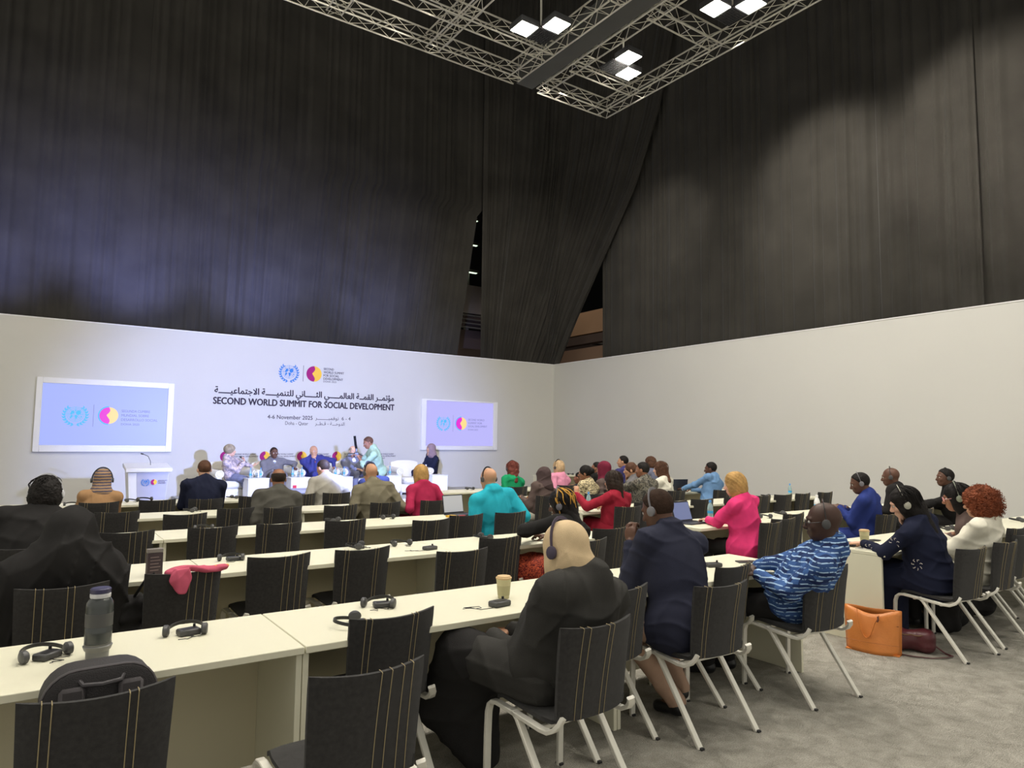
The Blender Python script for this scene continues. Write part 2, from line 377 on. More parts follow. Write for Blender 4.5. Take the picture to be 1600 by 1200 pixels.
def hall_behind():
    tan = mat('gallery_tan', rgb(190, 160, 134), 0.8); brn = mat('gallery_brown', rgb(96, 82, 76), 0.8); gry = mat('gallery_grey', rgb(120, 118, 110), 0.7)
    g = thing('service_gallery', 'brown and grey service gallery seen through the gap between the drapes', 'balcony', (12.5, 20.5, 0))
    MB().box(-4, 8, 0, .3, 0, 4.55).obj('parapet', tan, g)
    MB().box(-4, 8, -.02, .3, 4.56, 4.8).obj('ledge', brn, g)
    MB().box(-4, 8, .1, .3, 4.82, 5.5).obj('fascia', brn, g)
    for k in range(4): MB().box(-4, 8, -.05, 0, 5.55 + k * 0.14, 5.60 + k * 0.14).obj('rail', gry, g)
    MB().box(-.6, .6, .1, .6, 6.1, 7.1).obj('duct_box', mat('duct_grey', rgb(168, 160, 150), 0.6), g)
    MB().box(-.06, .06, .3, .45, 4.5, 9.7).obj('mast', gry, g)
    MB().box(-.2, 2.5, .1, .6, 5.65, 6.0).obj('bulkhead', brn, g)
    for z in (7.6, 8.6, 9.5):
        t = thing('work_light', 'small pale work light behind the drape gap, %s' % {7.6: 'lowest', 8.6: 'middle', 9.5: 'topmost'}[z] + ' of the three', 'light', (12.5, 20.72, z), group='work lights behind the drapes')
        MB().box(-.4, .4, -.06, .06, 0, .1, .02).obj('housing', gry, t); MB().box(-.3, .3, -.05, .05, -.02, -.001).obj('tube_lamp', mat('work_glow', (1, 1, 1), emit=(0.8, 1, 0.75), estr=1.2), t)
    g = thing('roof_beam', 'brown steel roof beam seen under the diagonal drape at the corner', 'beam', (16.2, 17.4, 0))
    MB().box(0, .3, -6, 3, 0, 5.0).obj('panel', mat('corner_brown', rgb(160, 132, 112), 0.8), g); MB().box(-.02, .3, -6, 3, 5.15, 5.45).obj('flange', brn, g); MB().box(0, .3, -6, 3, 5.5, 6.3).obj('web', mat('corner_tan', rgb(196, 160, 128), 0.8), g)
    spot('gallery_lamp', (15.0, 18.6, 9.5), (15.9, 18.8, 4.5), 160, 110, 0.5, (1, .85, .7), .2)
    for k in range(3): MB().box(0, .02, -6, 3, 5.18 + k * .08, 5.22 + k * .08).obj('rib', tan, g)
hall_behind()

# ------------------------------------------------------------------ lettering and logos (flat print on real surfaces)
TXT = {}
def text_mesh(name, body, m, x0, x1, zb, h, y, parent, bold=0.0, gap=0, depth=0.003, sy=1):
    """lettering in the XZ plane facing -Y, fitted between x0 and x1, baseline zb, capital height h"""
    c = bpy.data.curves.new(name, 'FONT'); c.body = body; c.size = 1; c.extrude = 0; c.resolution_u = 3
    t = bpy.data.objects.new(name, c); COL.objects.link(t)
    dg = bpy.context.evaluated_depsgraph_get(); me = bpy.data.meshes.new_from_object(t.evaluated_get(dg))
    bpy.data.objects.remove(t)
    n = len(me.vertices); a = np.empty(n * 3); me.vertices.foreach_get('co', a); a = a.reshape(-1, 3)
    lo, hi = a[:, 0].min(), a[:, 0].max()
    fx = (x1 - x0) / (hi - lo); fz = h / 0.70
    b = np.empty_like(a); b[:, 0] = x0 + (a[:, 0] - lo) * fx; b[:, 1] = y; b[:, 2] = zb + a[:, 1] * fz
    if bold:    # heavier weight: the same letters laid again a hair's breadth to each side
        fs = [tuple(p.vertices) for p in me.polygons]; w = bold * h * 1.15; V = []; Fc = []
        for k, (dx, dz) in enumerate(((0, 0), (w, 0), (-w, 0), (0, w * .8), (0, -w * .8))):
            V += [(p[0] + dx, p[1] - .0003 * k, p[2] + dz) for p in b]; Fc += [tuple(i + k * n for i in f) for f in fs]
        me = bpy.data.meshes.new(name); me.from_pydata(V, [], Fc)
    else: me.vertices.foreach_set('co', b.ravel())
    me.materials.clear(); me.materials.append(m); me.update()
    o = link(name, me, parent)
    return o
AR = {'ا': (0xFE8D, 0), 'د': (0xFEA9, 0), 'ر': (0xFEAD, 0), 'و': (0xFEED, 0), 'ؤ': (0xFE85, 0), 'ة': (0xFE93, 0), 'ب': (0xFE8F, 1), 'ت': (0xFE95, 1), 'ث': (0xFE99, 1), 'ج': (0xFE9D, 1),
      'ح': (0xFEA1, 1), 'ط': (0xFEC1, 1), 'ع': (0xFEC9, 1), 'ف': (0xFED1, 1), 'ق': (0xFED5, 1), 'ل': (0xFEDD, 1), 'م': (0xFEE1, 1), 'ن': (0xFEE5, 1), 'ي': (0xFEF1, 1), 'ـ': (0x0640, 1)}
def arabic(s):
    s = s.replace('لا', 'ﻻ'); out = []
    for i, ch in enumerate(s):
        def joins_next(c): return c in AR and AR[c][1] == 1
        p = i > 0 and joins_next(s[i - 1]); nx = i + 1 < len(s) and (s[i + 1] in AR or s[i + 1] == 'ﻻ')
        if ch == 'ﻻ': out.append(chr(0xFEFC if p else 0xFEFB)); continue
        if ch not in AR: out.append(ch); continue
        base, dual = AR[ch]
        if ch == 'ـ': out.append(ch); continue
        if dual: out.append(chr(base + (3 if p and nx else 1 if p else 2 if nx else 0)))
        else: out.append(chr(base + (1 if p else 0)))
    return ''.join(reversed(out))

def ring(m, cx, cz, r0_, r1_, y, a0=0, a1=360, n=40):
    full = abs(a1 - a0) >= 360; v = []; f = []
    for i in range(n + 1):
        a = math.radians(a0 + (a1 - a0) * i / n)
        for r_ in (r0_, r1_): v.append((cx + r_ * math.cos(a), y, cz + r_ * math.sin(a)))
    for i in range(n): f.append((2 * i, 2 * i + 1, 2 * i + 3, 2 * i + 2))
    m.add(v, f)
def flat(m, pts, y): m.add([(p[0], y, p[1]) for p in pts], [tuple(range(len(pts)))])
def emblem(name, cx, cz, R, y, m_, parent, fine=True):
    """round map emblem with graticule between two olive branches"""
    m = MB(); g = R * 0.62; cz2 = cz + R * 0.08
    for k in range(1, 6): ring(m, cx, cz2, g * k / 5 - R * .012, g * k / 5 + R * .012, y, n=36)
    for k in range(8):
        a = k * PI / 4; c, s_ = math.cos(a), math.sin(a); w = R * .012; r_0 = g * .2
        flat(m, [(cx + r_0 * c - w * s_, cz2 + r_0 * s_ + w * c), (cx + g * c - w * s_, cz2 + g * s_ + w * c), (cx + g * c + w * s_, cz2 + g * s_ - w * c), (cx + r_0 * c + w * s_, cz2 + r_0 * s_ - w * c)][::-1], y)
    land = [[(-.62, .1), (-.5, .42), (-.25, .5), (-.12, .3), (-.18, .12), (-.34, .08), (-.4, -.05), (-.55, -.06)],
            [(-.5, -.12), (-.38, -.1), (-.36, -.3), (-.5, -.55), (-.6, -.62), (-.62, -.4)],
            [(.05, .25), (.2, .5), (.5, .55), (.66, .3), (.6, .05), (.42, -.05), (.3, -.16), (.2, -.02), (.06, .0)],
            [(.02, -.08), (.16, -.12), (.26, -.3), (.2, -.52), (.1, -.72), (.02, -.5), (-.08, -.34), (-.08, -.15)],
            [(.6, -.3), (.75, -.22), (.8, -.38), (.66, -.48)], [(-.1, .5), (.0, .62), (.1, .5), (.0, .42)]]
    for p in land: flat(m, [(cx + a * g, cz2 + b * g) for a, b in p], y - .0006)
    for sd in (-1, 1):
        for k in range(9):
            a = math.radians(-82 + k * 15.5); rr_ = R * 0.83
            bx, bz = cx + sd * rr_ * math.cos(a) , cz + rr_ * math.sin(a) * 1.0
            for off in (-30, 30):
                th = a + PI / 2 + math.radians(off); L = R * .30; w = R * .06
                ex, ez = math.cos(th), math.sin(th)
                q = [(0, 0), (L * .4, w), (L, 0), (L * .4, -w)]
                P = [(bx + sd * (p * ex - q_ * ez), bz + (p * ez + q_ * ex)) for p, q_ in q]
                flat(m, P if sd > 0 else P[::-1], y - .0003)
        ring(m, cx, cz, R * .82, R * .845, y, *((-88, 45) if sd > 0 else (135, 268)), n=20)
    o = link(name, m.mesh(name, m_, False, fix=False), parent); return o
def summit_disc(name, cx, cz, R, y, parent, mm, my, mc):
    m = MB()
    prof = [(0.0, 1), (.12, .7), (.10, .5), (-.02, .3), (-.2, .1), (-.24, .02), (-.18, -.08), (-.06, -.26), (.08, -.48), (.12, -.7), (0, -1)]
    L = [(cx + R * math.cos(a), cz + R * math.sin(a)) for a in np.linspace(PI / 2, 3 * PI / 2, 20)] + [(cx + x * R, cz + z * R) for x, z in prof[::-1][1:-1]]
    Rr = [(cx + R * math.cos(a), cz + R * math.sin(a)) for a in np.linspace(-PI / 2, PI / 2, 20)] + [(cx + x * R, cz + z * R) for x, z in prof[1:-1]]
    flat(m, L, y); a = link(name + '_left_half', m.mesh(name, mm, False, fix=False), parent)
    m = MB(); flat(m, Rr, y); link(name + '_right_half', m.mesh(name, my, False, fix=False), parent)
    if mc:
        m = MB(); ring(m, cx, cz, R * 1.0, R * 1.14, y, 92, 268, 24); link(name + '_rim', m.mesh(name, mc, False, fix=False), parent)
def rule(name, x, z0, z1, w, y, m_, parent):
    m = MB(); flat(m, [(x - w, z0), (x + w, z0), (x + w, z1), (x - w, z1)], y); link(name, m.mesh(name, m_, False, fix=False), parent)
def wall_print():
    y = VB - 0.004; P = WALL_B
    text_mesh('headline_lettering', 'SECOND WORLD SUMMIT FOR SOCIAL DEVELOPMENT', M_INK, 3.55, 8.22, 2.44, 0.16, y, P, 0.045)
    text_mesh('arabic_headline_lettering', arabic('مؤتمــر القمــة العالمـــــي الثـــــاني للتنميـــــة الاجتماعيـــــة'), M_INK, 3.57, 8.2, 2.70, 0.15, y, P, 0.04)
    text_mesh('date_lettering', '4-6 November 2025', M_INK, 4.82, 5.95, 2.12, 0.10, y, P, 0.01)
    text_mesh('arabic_date_lettering', arabic('نوفمبــــــــر') + '  6 - 4', M_INK, 6.02, 6.97, 2.13, 0.09, y, P, 0.004)
    text_mesh('place_lettering', 'Doha - Qatar', M_INK, 5.26, 5.84, 1.98, 0.085, y, P, 0.0)
    text_mesh('arabic_place_lettering', arabic('الدوحـــة - قـطــر'), M_INK, 6.02, 6.81, 1.99, 0.085, y, P, 0.004)
    emblem('map_emblem', 5.31, 3.29, .265, y, M_BLUEINK, P)
    rule('divider_line', 5.67, 3.09, 3.5, .005, y, M_INK, P)
    summit_disc('summit_disc', 5.95, 3.30, .2, y, P, M_MAG, M_YEL, None)
    for k, t in enumerate(('SECOND', 'WORLD SUMMIT', 'FOR SOCIAL', 'DEVELOPMENT')):
        text_mesh('lockup_lettering', t, M_INK, 6.2, 6.2 + (.27, .55, .42, .53)[k], 3.42 - k * .085, .058, y, P, 0.02)
    text_mesh('lockup_lettering', 'DOHA 2025', M_INK, 6.2, 6.55, 3.10, .045, y, P, 0.0)
    for k in range(5):   # band of small lockups behind the panel
        x = 3.88 + k * .915
        summit_disc('small_disc', x, 1.19, .125, y, P, M_MAG, M_YEL, None)
        for j, t in enumerate(('SECOND WORLD SUMMIT', 'FOR SOCIAL DEVELOPMENT', 'DOHA 2025')):
            text_mesh('small_lettering', t, M_INK, x + .2, x + .2 + (.5, .56, .24)[j], 1.23 - j * .055, .034, y, P, 0.02)
wall_print()

def screens():
    def scr(label, x0, x1, z0, z1, ix0, ix1, iz0, iz1, ms, em, dv, dc, tx, lines, rim):
        o = thing('display_screen', label, 'screen', (0, 0, 0))
        m = MB(); y0 = VB - 0.07
        m.box(x0, ix0, y0, VB - .001, z0, z1, .006); m.box(ix1, x1, y0, VB - .001, z0, z1, .006); m.box(ix0, ix1, y0, VB - .001, z0, iz0, .006); m.box(ix0, ix1, y0, VB - .001, iz1, z1, .006)
        m.obj('frame', M_WHITE, o)
        p = MB().box(ix0, ix1, y0 + .03, VB - .001, iz0, iz1).obj('panel', ms, o, smooth=False); y = y0 + .028
        emblem('map_emblem', *em, y, M_SCY, p); rule('divider_line', dv, em[1] - .24, em[1] + .24, .004, y, M_STXT, p)
        summit_disc('summit_disc', *dc, y, p, M_SMAG, M_SYEL, M_SCY)
        for k, (t, w) in enumerate(lines): text_mesh('screen_lettering', t, M_STXT, tx, tx + w, em[1] + .09 - k * .095, .055 if k < len(lines) - 1 else .045, y, p, 0.01)
        return o
    scr('large left wall screen in a white frame behind the lectern, pale blue', .08, 2.69, 1.3, 2.86, .19, 2.57, 1.44, 2.74, M_SCR1, (.80, 2.08, .25), 1.13, (1.42, 2.09, .18), 1.66,
        (('SEGUNDA CUMBRE', .56), ('MUNDIAL SOBRE', .54), ('DESARROLLO SOCIAL', .72), ('DOHA 2025', .36)), 0)
    scr('smaller right wall screen in a white frame near the corner, lavender', 9.04, 11.6, 1.36, 2.80, 9.19, 11.45, 1.48, 2.76, M_SCR2, (9.755, 2.13, .24), 10.07, (10.35, 2.13, .18), 10.58,
        (('SECOND WORLD', .56), ('SUMMIT FOR', .48), ('SOCIAL DEVELOPMENT', .66), ('DOHA 2025', .34)), 0)
screens()

# ------------------------------------------------------------------ ceiling truss and lamps
ZT = 9.3; TW = 0.28
def truss(label, p, q):
    """box truss from p to q (lower outer chord line), square section TW; chords and lattice are parts"""
    P = Vector((p[0], p[1], 0)); Q = Vector((q[0], q[1], 0)); L = (Q - P).length; d = (Q - P).normalized(); n = Vector((-d.y, d.x, 0))
    o = thing('lighting_truss', label, 'truss', (p[0], p[1], ZT), group='aluminium box trusses overhead')
    h = TW / 2
    for (a, b) in ((-h, 0), (h, 0), (-h, TW), (h, TW)):
        MB().tube([n * a + Vector((0, 0, b)), d * L + n * a + Vector((0, 0, b))], 0.017, 6).obj('chord', M_ALU, o)
    m = MB(); step = 0.40; k = int(L / step)
    for i in range(k):
        s0, s1 = i * L / k, (i + 1) * L / k
        z0, z1 = (0, TW) if i % 2 else (TW, 0)
        for a in (-h, h): m.tube([d * s0 + n * a + Vector((0, 0, z0)), d * s1 + n * a + Vector((0, 0, z1))], 0.008, 4)
        for b in (0, TW):
            a0, a1 = (-h, h) if i % 2 else (h, -h)
            m.tube([d * s0 + n * a0 + Vector((0, 0, b)), d * s1 + n * a1 + Vector((0, 0, b))], 0.008, 4)
        for b in (0, TW): m.tube([d * s0 - n * h + Vector((0, 0, b)), d * s0 + n * h + Vector((0, 0, b))], 0.007, 4)
    l = m.obj('lattice', M_ALU, o); l['kind'] = 'stuff'
    return o
YA, YB, YC = 11.66, 10.55, 8.35
truss('front box truss running the whole width, nearest the stage, left of the grey beam', (-3, YA), (8.15, YA))
truss('short piece of the front box truss right of the grey beam, up to its corner', (8.8, YA), (10.7, YA))
truss('second box truss from the front, left of the grey beam', (-3, YB), (8.15, YB))
truss('second box truss from the front, right of the grey beam', (8.8, YB), (10.55, YB))
truss('third box truss from the front on the right, behind the lamp pair', (8.8, YC), (10.55, YC))
truss('third box truss from the front on the left', (-3, YC), (8.15, YC))
truss('outer right box truss running back from the corner', (10.7, 11.8), (10.7, -1))
truss('box truss beside the grey beam on its right', (8.82, YA), (8.82, -1))
truss('box truss beside the grey beam on its left', (8.04, YA), (8.04, -1))
truss('cross truss second from the beam on the left', (6.1, YA), (6.1, -1))
truss('cross truss third from the beam on the left', (4.1, YA), (4.1, -1))
bm = thing('roof_beam', 'solid dark grey rectangular beam running through the trusses', 'beam', (0, 0, 0))
MB().box(8.22, 8.66, -2, 11.8, ZT + .02, ZT + .5, .02).obj('beam_body', M_BEAM, bm)

def led_fixture(label, cells, gcells, dz=.05):
    us = [c[0] for c in cells + gcells]; vs_ = [c[1] for c in cells + gcells]
    cu, cv = sum(us) / len(us), sum(vs_) / len(vs_)
    o = thing('ceiling_light', label, 'ceiling light', (cu, cv, ZT - dz), group='square LED lamp clusters on the truss')
    S = .2
    for (u, v) in cells:
        h = MB().box(u - cu - S, u - cu + S, v - cv - S, v - cv + S, .0, .12, .01).obj('lamp_housing', M_GREYP, o)
        me = bpy.data.meshes.new('led_pane'); me.from_pydata([(u - cu - S + .015, v - cv - S + .015, -.004), (u - cu - S + .015, v - cv + S - .015, -.004), (u - cu + S - .015, v - cv + S - .015, -.004), (u - cu + S - .015, v - cv - S + .015, -.004)], [], [(0, 1, 2, 3)])
        me.materials.append(M_LED); link('led_pane', me, h)
    for (u, v) in gcells:
        m = MB()
        for k in range(9):
            a = -S + k * S / 4
            m.box(u - cu + a - .006, u - cu + a + .006, v - cv - S, v - cv + S, 0, .03); m.box(u - cu - S, u - cu + S, v - cv + a - .006, v - cv + a + .006, 0, .03)
        m.obj('unlit_grid', M_GREYP, o, smooth=False)
    MB().tube([(0, 0, .1), (0, 0, .6)], .02).obj('hanger', M_ALU, o)
led_fixture('pair of lit square lamps with an unlit grid, left of the grey beam', [(7.13, 9.98), (7.55, 9.55)], [(7.55, 9.98)])
led_fixture('pair of lit square lamps stacked right of the grey beam near the truss corner', [(9.38, 9.55), (9.8, 9.99)], [(9.38, 9.99)])
led_fixture('pair of lit square lamps at the top edge, right', [(9.5, 7.52), (9.93, 7.1)], [(9.93, 7.52)])
for u, v in ((5.1, 7.2), (3.0, 7.2), (5.1, 5.6), (7.2, 6.4), (9.6, 4.2), (7.2, 2.6), (3.4, 3.4), (0.8, 5.6), (1.2, 9.4), (9.6, 0.8), (4.6, .4), (0.6, 1.6), (-1.6, 4.0), (-1.6, 8.4)):
    led_fixture('pair of square lamps above the seating, out of the picture', [(u, v), (u + .42, v + .42)], [], .2)

# ------------------------------------------------------------------ tables
ROWV = dict(A=2.93, B=4.79, C=6.63, D=8.45, E=10.28)
ROWN = dict(A='front-most row nearest the camera', B='second row from the camera', C='third row from the camera', D='fourth row from the camera', E='row nearest the stage')
TH = 0.74
def make_table():
    o = thing('conference_table', 'x', 'table')
    MB().box(-.898, .898, 0, .66, TH - .03, TH, .003).obj('tabletop', M_LAM, o)
    for x in (-.898, .873): MB().box(x, x + .025, .03, .63, 0.0, TH - .031, .002).obj('side_panel', M_LAM, o)
    MB().box(-.872, .872, .585, .603, .06, TH - .031).obj('modesty_panel', M_PANEL, o)
    return o
TB = None
UL = [-3.5, -1.7, .1, 1.9, 3.7]; URT = [6.6, 8.4, 10.2]
POSN = {-3.5: 'beyond the far left end', -1.7: 'far left unit', .1: 'unit left of the middle', 1.9: 'unit right of the middle', 3.7: 'aisle-end unit of the left block', 6.6: 'aisle-end unit of the right block', 8.4: 'middle unit of the right block', 10.2: 'wall-side unit of the right block'}
proto = make_table(); first = True
for r, v in ROWV.items():
    for u in UL + URT:
        if r in 'A' and u == -3.5: continue
        o = proto if first else copy_tree(proto); first = False
        o.location = (u, v, 0); o['label'] = 'cream laminate table, %s, in the %s' % (POSN[u], ROWN[r]); o['group'] = 'cream conference tables in rows'
        o['label'] = ' '.join(o['label'].split()[:16])
t = copy_tree(proto); t.location = (12.0, 14.3, 0); t['label'] = 'white desk on its own in the far right corner by the wall'; t['group'] = None; del t['group']

# ------------------------------------------------------------------ chairs
def back_pt(t, x, W=.42, side=0):
    """t 0..1 from seat rear up to the top; returns point of the back shell centre surface"""
    y = -.200 - .050 * t - .022 * t * t; z = .432 + .388 * t
    k = (x / (W / 2)) ** 2
    return (x, y + .046 * k * (0.35 + .65 * t) , z + .012 * k * t * t + .03 * k * k * (1 - t) ** 2)
def chair_meshes():
    W = .42; nx, nz = 13, 10; T = .017
    P = []
    fr = []; bk = []
    for i in range(nz + 1):
        t = i / nz; wv = W * (.95 + .06 * t) ; rowf = []; rowb = []
        for j in range(nx + 1):
            x = wv * (j / nx - .5); p = back_pt(t, x)
            e = 1 if 0 < j < nx else .45
            e2 = e * (1 if i < nz else .5)
            rowf.append((p[0], p[1] + T * e2, p[2])); rowb.append((p[0], p[1] - T * e2, p[2]))
        fr.append(rowf); bk.append(rowb)
    m = MB(); m.grid(fr); m.grid(bk); n = nx + 1; N = (nz + 1) * n
    for i in range(nz):
        m.f.append((i * n, (i + 1) * n, N + (i + 1) * n, N + i * n)); m.f.append((i * n + nx, (i + 1) * n + nx, N + (i + 1) * n + nx, N + i * n + nx))
    for j in range(nx): m.f.append((nz * n + j, nz * n + j + 1, N + nz * n + j + 1, N + nz * n + j)); m.f.append((j, j + 1, N + j + 1, N + j))
    back = m.mesh('backrest', M_CHAIR)
    # seat: padded slab with a soft waterfall front and a curve up into the back
    prof = [(-.20, .475), (-.195, .452), (-.17, .437), (-.1, .432), (.0, .438), (.12, .446), (.19, .444), (.222, .43)]
    P = []
    for side in (1, -1):
        for (y, z) in prof if side == 1 else prof[::-1]:
            rr_ = []
            for j in range(9):
                a = j / 8 - .5; e = 1 - (abs(a) * 2) ** 8 * .5; w_ = W * (1 if abs(y) < .19 else .94)
                rr_.append((a * w_, y, z + side * .018 * e))
            P.append(rr_)
    P.append(P[0]); m = MB().grid(P); k = 9; n2 = len(prof)
    m.f.append(tuple(i * k for i in range(2 * n2))); m.f.append(tuple(i * k + 8 for i in range(2 * n2)))
    seat = m.mesh('seat', M_CHAIR)
    def stitches(xs, mm):
        out = []
        m = MB()
        for x in xs:
            pts = [(x, back_pt(i / 9, x)[1] - T - .0015, back_pt(i / 9, x)[2]) for i in range(10)]; p = back_pt(1, x)
            pts += [(x, p[1] - T * .5, p[2] + .0035), (x, p[1] + T * .5, p[2] + .0035)]
            m.tube(pts, .0016, 4)
        return m.mesh('stitching', mm)
    st = [stitches((-.15, -.125, .075, .10), M_THREAD), stitches((.02, .06, .11, .15), M_THREAD), stitches((-.12, -.085, .02, .05), M_THREAD)]
    leg = MB().sweep([(0, .262, 0), (0, .258, .25), (0, .252, .36), (0, .24, .395), (0, .215, .415), (0, .18, .42)], rect(.019, .034), up=(1, 0, 0)).mesh('leg', M_FRAME)
    rear = MB().sweep([(0, .06, .418), (0, .03, .395), (0, -.27, 0)], rect(.019, .034), up=(1, 0, 0)).mesh('leg', M_FRAME)
    foot = MB().box(-.0125, .0125, -.020, .020, 0, .012, .003).mesh('foot_cap', M_BLACKP)
    m = MB()
    for x in (-.225, .225):
        m.sweep([(x, .18, .42), (x, .06, .412), (x, -.12, .398), (x, -.17, .40), (x * .985, -.205, .418), (x * .95, -.228, .445), (x * .90, -.236, .470)], rect(.019, .034), up=(1, 0, 0))
    m.sweep([(-.225, .1, .405), (.225, .1, .405)], rect(.02, .02)); m.sweep([(-.225, -.1, .392), (.225, -.1, .392)], rect(.02, .02))
    frame = m.mesh('seat_frame', M_FRAME)
    return back, seat, st, leg, rear, foot, frame
CM = chair_meshes()
def make_chair(var):
    back, seat, st, leg, rear, foot, frame = CM
    o = thing('conference_chair', 'x', 'chair')
    link('seat', seat, o); b = link('backrest', back, o); link('stitching', st[var], b)
    for x in (-.225, .225):
        l = link('leg', leg, o, (x, 0, 0)); link('foot_cap', foot, l, (0, .262, 0)); l = link('leg', rear, o, (x, 0, 0)); link('foot_cap', foot, l, (0, -.27, 0))
    link('seat_frame', frame, o)
    return o
CH = [None, None, None]
NCH = 0; CHAIRS = []
def chair(u, vtop, label, rot=0, var=None, z=0):
    """vtop: where the top of the back stands"""
    global NCH
    var = NCH % 3 if var is None else var; NCH += 1
    if CH[var] is None: o = CH[var] = make_chair(var)
    else: o = copy_tree(CH[var])
    a = math.radians(rot); u *= 1.026; vtop *= 1.026
    if z == 0:
        for e in ROWV.values():
            if 0 < e - vtop + .12 < .14 or 0 <= vtop - e < .35: vtop = e - .02
    if vtop > 9.2 and z == 0: vtop = min(vtop, 10.02)
    o.location = (u - .24 * math.sin(a), vtop + .24 * math.cos(a), z); CHAIRS.append((o.location.x, o.location.y)) if z == 0 else None; o.rotation_euler = (0, 0, a)
    o['label'] = label; o['group'] = 'charcoal conference chairs'
    return o
chair(.22, 2.445, 'charcoal chair at the bottom left, behind the black backpack', 1, 0)
chair(.98, 2.215, 'charcoal chair at the bottom edge, pulled out behind another chair', 1, 1)
chair(1.36, 2.875, 'charcoal chair pushed under the nearest table by the headset', 3, 0)
chair(2.02, 2.245, 'charcoal chair under the woman in the beige headscarf', 3, 2)
chair(2.60, 2.70, 'charcoal chair pushed in just right of the beige headscarf woman', 4, 0)
chair(3.14, 2.49, 'charcoal chair under the man in the navy suit with clasped hands', -3, 0)
chair(3.70, 2.885, 'charcoal chair pushed in between the navy suit man and the blue patterned shirt man', 8, 1)
chair(4.128, 2.466, 'charcoal chair under the man in the blue patterned shirt', -4, 2)
chair(5.877, 2.36, 'charcoal chair under the dark-haired woman in the navy embroidered dress', -4, 1)
chair(6.53, 2.37, 'charcoal chair under the curly red-haired woman in the white blouse', -1, 2)
chair(7.2, 2.50, 'charcoal chair at the right edge, beyond the red-haired woman', 2, 1)
chair(7.75, 2.72, 'charcoal chair pushed in at the right picture edge', 0, 0)
chair(8.35, 2.75, 'charcoal chair pushed in, second from the right edge of the nearest right row', 0, 2)
chair(8.2, 2.1, 'charcoal chair standing loose behind the row at the right edge', 5, 2)
# row B
chair(.02, 5.86, 'charcoal chair under the dark-clad man with white headphones', 0, 1)
chair(.19, 4.26, 'charcoal chair under the woman in the black veil', 0, 2)
chair(.78, 4.38, 'charcoal chair with a pink scarf over its back', 6, 1)
chair(1.40, 4.74, 'charcoal chair second right of the pink scarf chair row, pushed in', 2, 1)
chair(1.98, 4.735, 'charcoal chair pushed in, in front of the small black receiver box', 2, 0)
chair(2.545, 4.23, 'charcoal chair pulled out, overlapping the chair to its right', 0, 0)
chair(3.15, 4.75, 'charcoal chair pushed in, left of the woman with gold braids', 2, 1)
chair(3.67, 4.17, 'charcoal chair under the woman with gold braids', 8, 2)
chair(4.34, 4.75, 'charcoal chair at the aisle end behind the beige headscarf woman', -3, 1)
chair(6.06, 4.2, 'charcoal chair under the woman in the bright pink jacket', 6, 2)
chair(6.47, 4.34, 'charcoal chair just right of the pink jacket woman', 0, 1)
chair(7.05, 4.6, 'charcoal chair second right of the pink jacket woman', 3, 0)
chair(7.94, 4.03, 'charcoal chair under the man in the royal blue suit', -2, 2)
chair(9.1, 4.15, 'charcoal chair under the bald man in the dark suit', 0, 0)
chair(10.5, 4.05, 'charcoal chair under the man in black by the right wall', 0, 1)
# row C
for i, (u, vt, lb) in enumerate([(.70, 6.475, 'right of the black-veiled woman'), (1.36, 6.535, 'above the pink scarf chair'), (1.925, 6.555, 'left of the third-row middle'), (2.535, 6.385, 'in the middle of the third row'),
                               (3.26, 6.02, 'pulled out behind its neighbour on the right'), (3.78, 6.225, 'left of the teal shirt man'), (4.35, 6.24, 'under the man in the teal shirt')]):
    chair(u, vt, 'charcoal chair in the third row, ' + lb, 2, (i + 1) % 3)
chair(5.99, 6.12, 'charcoal chair under the woman in the red dress', -4, 2)
chair(6.62, 6.5, 'charcoal chair just right of the red dress woman, third row', 0, 1)
chair(7.2, 6.55, 'charcoal chair in the third row behind the navy suit man', 0, 0)
chair(7.72, 6.55, 'charcoal chair in the third row behind the open laptop', -6, 1)
chair(8.4, 6.5, 'charcoal chair in the third row behind the pink jacket woman', 0, 2)
chair(9.1, 6.56, 'third-row charcoal chair, leftmost right of the pink jacket', 6, 0)
chair(9.6, 6.52, 'third-row charcoal chair, second right of the pink jacket', -4, 1)
chair(10.12, 6.49, 'third-row charcoal chair, third right of the pink jacket', 2, 2)
chair(10.75, 6.45, 'third-row charcoal chair nearest the white bottle', 0, 0)
# row D
for i, (u, vt, lb) in enumerate([(.80, 8.3, 'leftmost, beside the black veil'), (1.35, 7.68, 'below the lectern'), (1.94, 8.09, 'below the man in dark navy'), (2.39, 7.92, 'under the balding man in grey'),
                               (3.06, 7.88, 'between the grey and olive suits'), (3.68, 7.99, 'under the man in the olive suit'), (4.37, 8.0, 'under the woman in the crimson jacket')]):
    chair(u, vt, 'charcoal chair in the fourth row, ' + lb, 3, i % 3)
for i, (u, vt, lb) in enumerate([(6.15, 7.91, 'under the woman in the brown headscarf'), (7.05, 7.9, 'under the woman in animal print'), (7.66, 8.0, 'under the woman in the dark red headscarf'), (8.25, 7.9, 'under the grey jacket person'),
                               (7.50, 7.15, 'under the camouflage jacket man'), (8.72, 7.8, 'under the white jacket woman'), (9.6, 7.6, 'under the man in the light blue jacket')]):
    chair(u, vt, 'charcoal chair in the right fourth row, ' + lb, 0, i % 3)
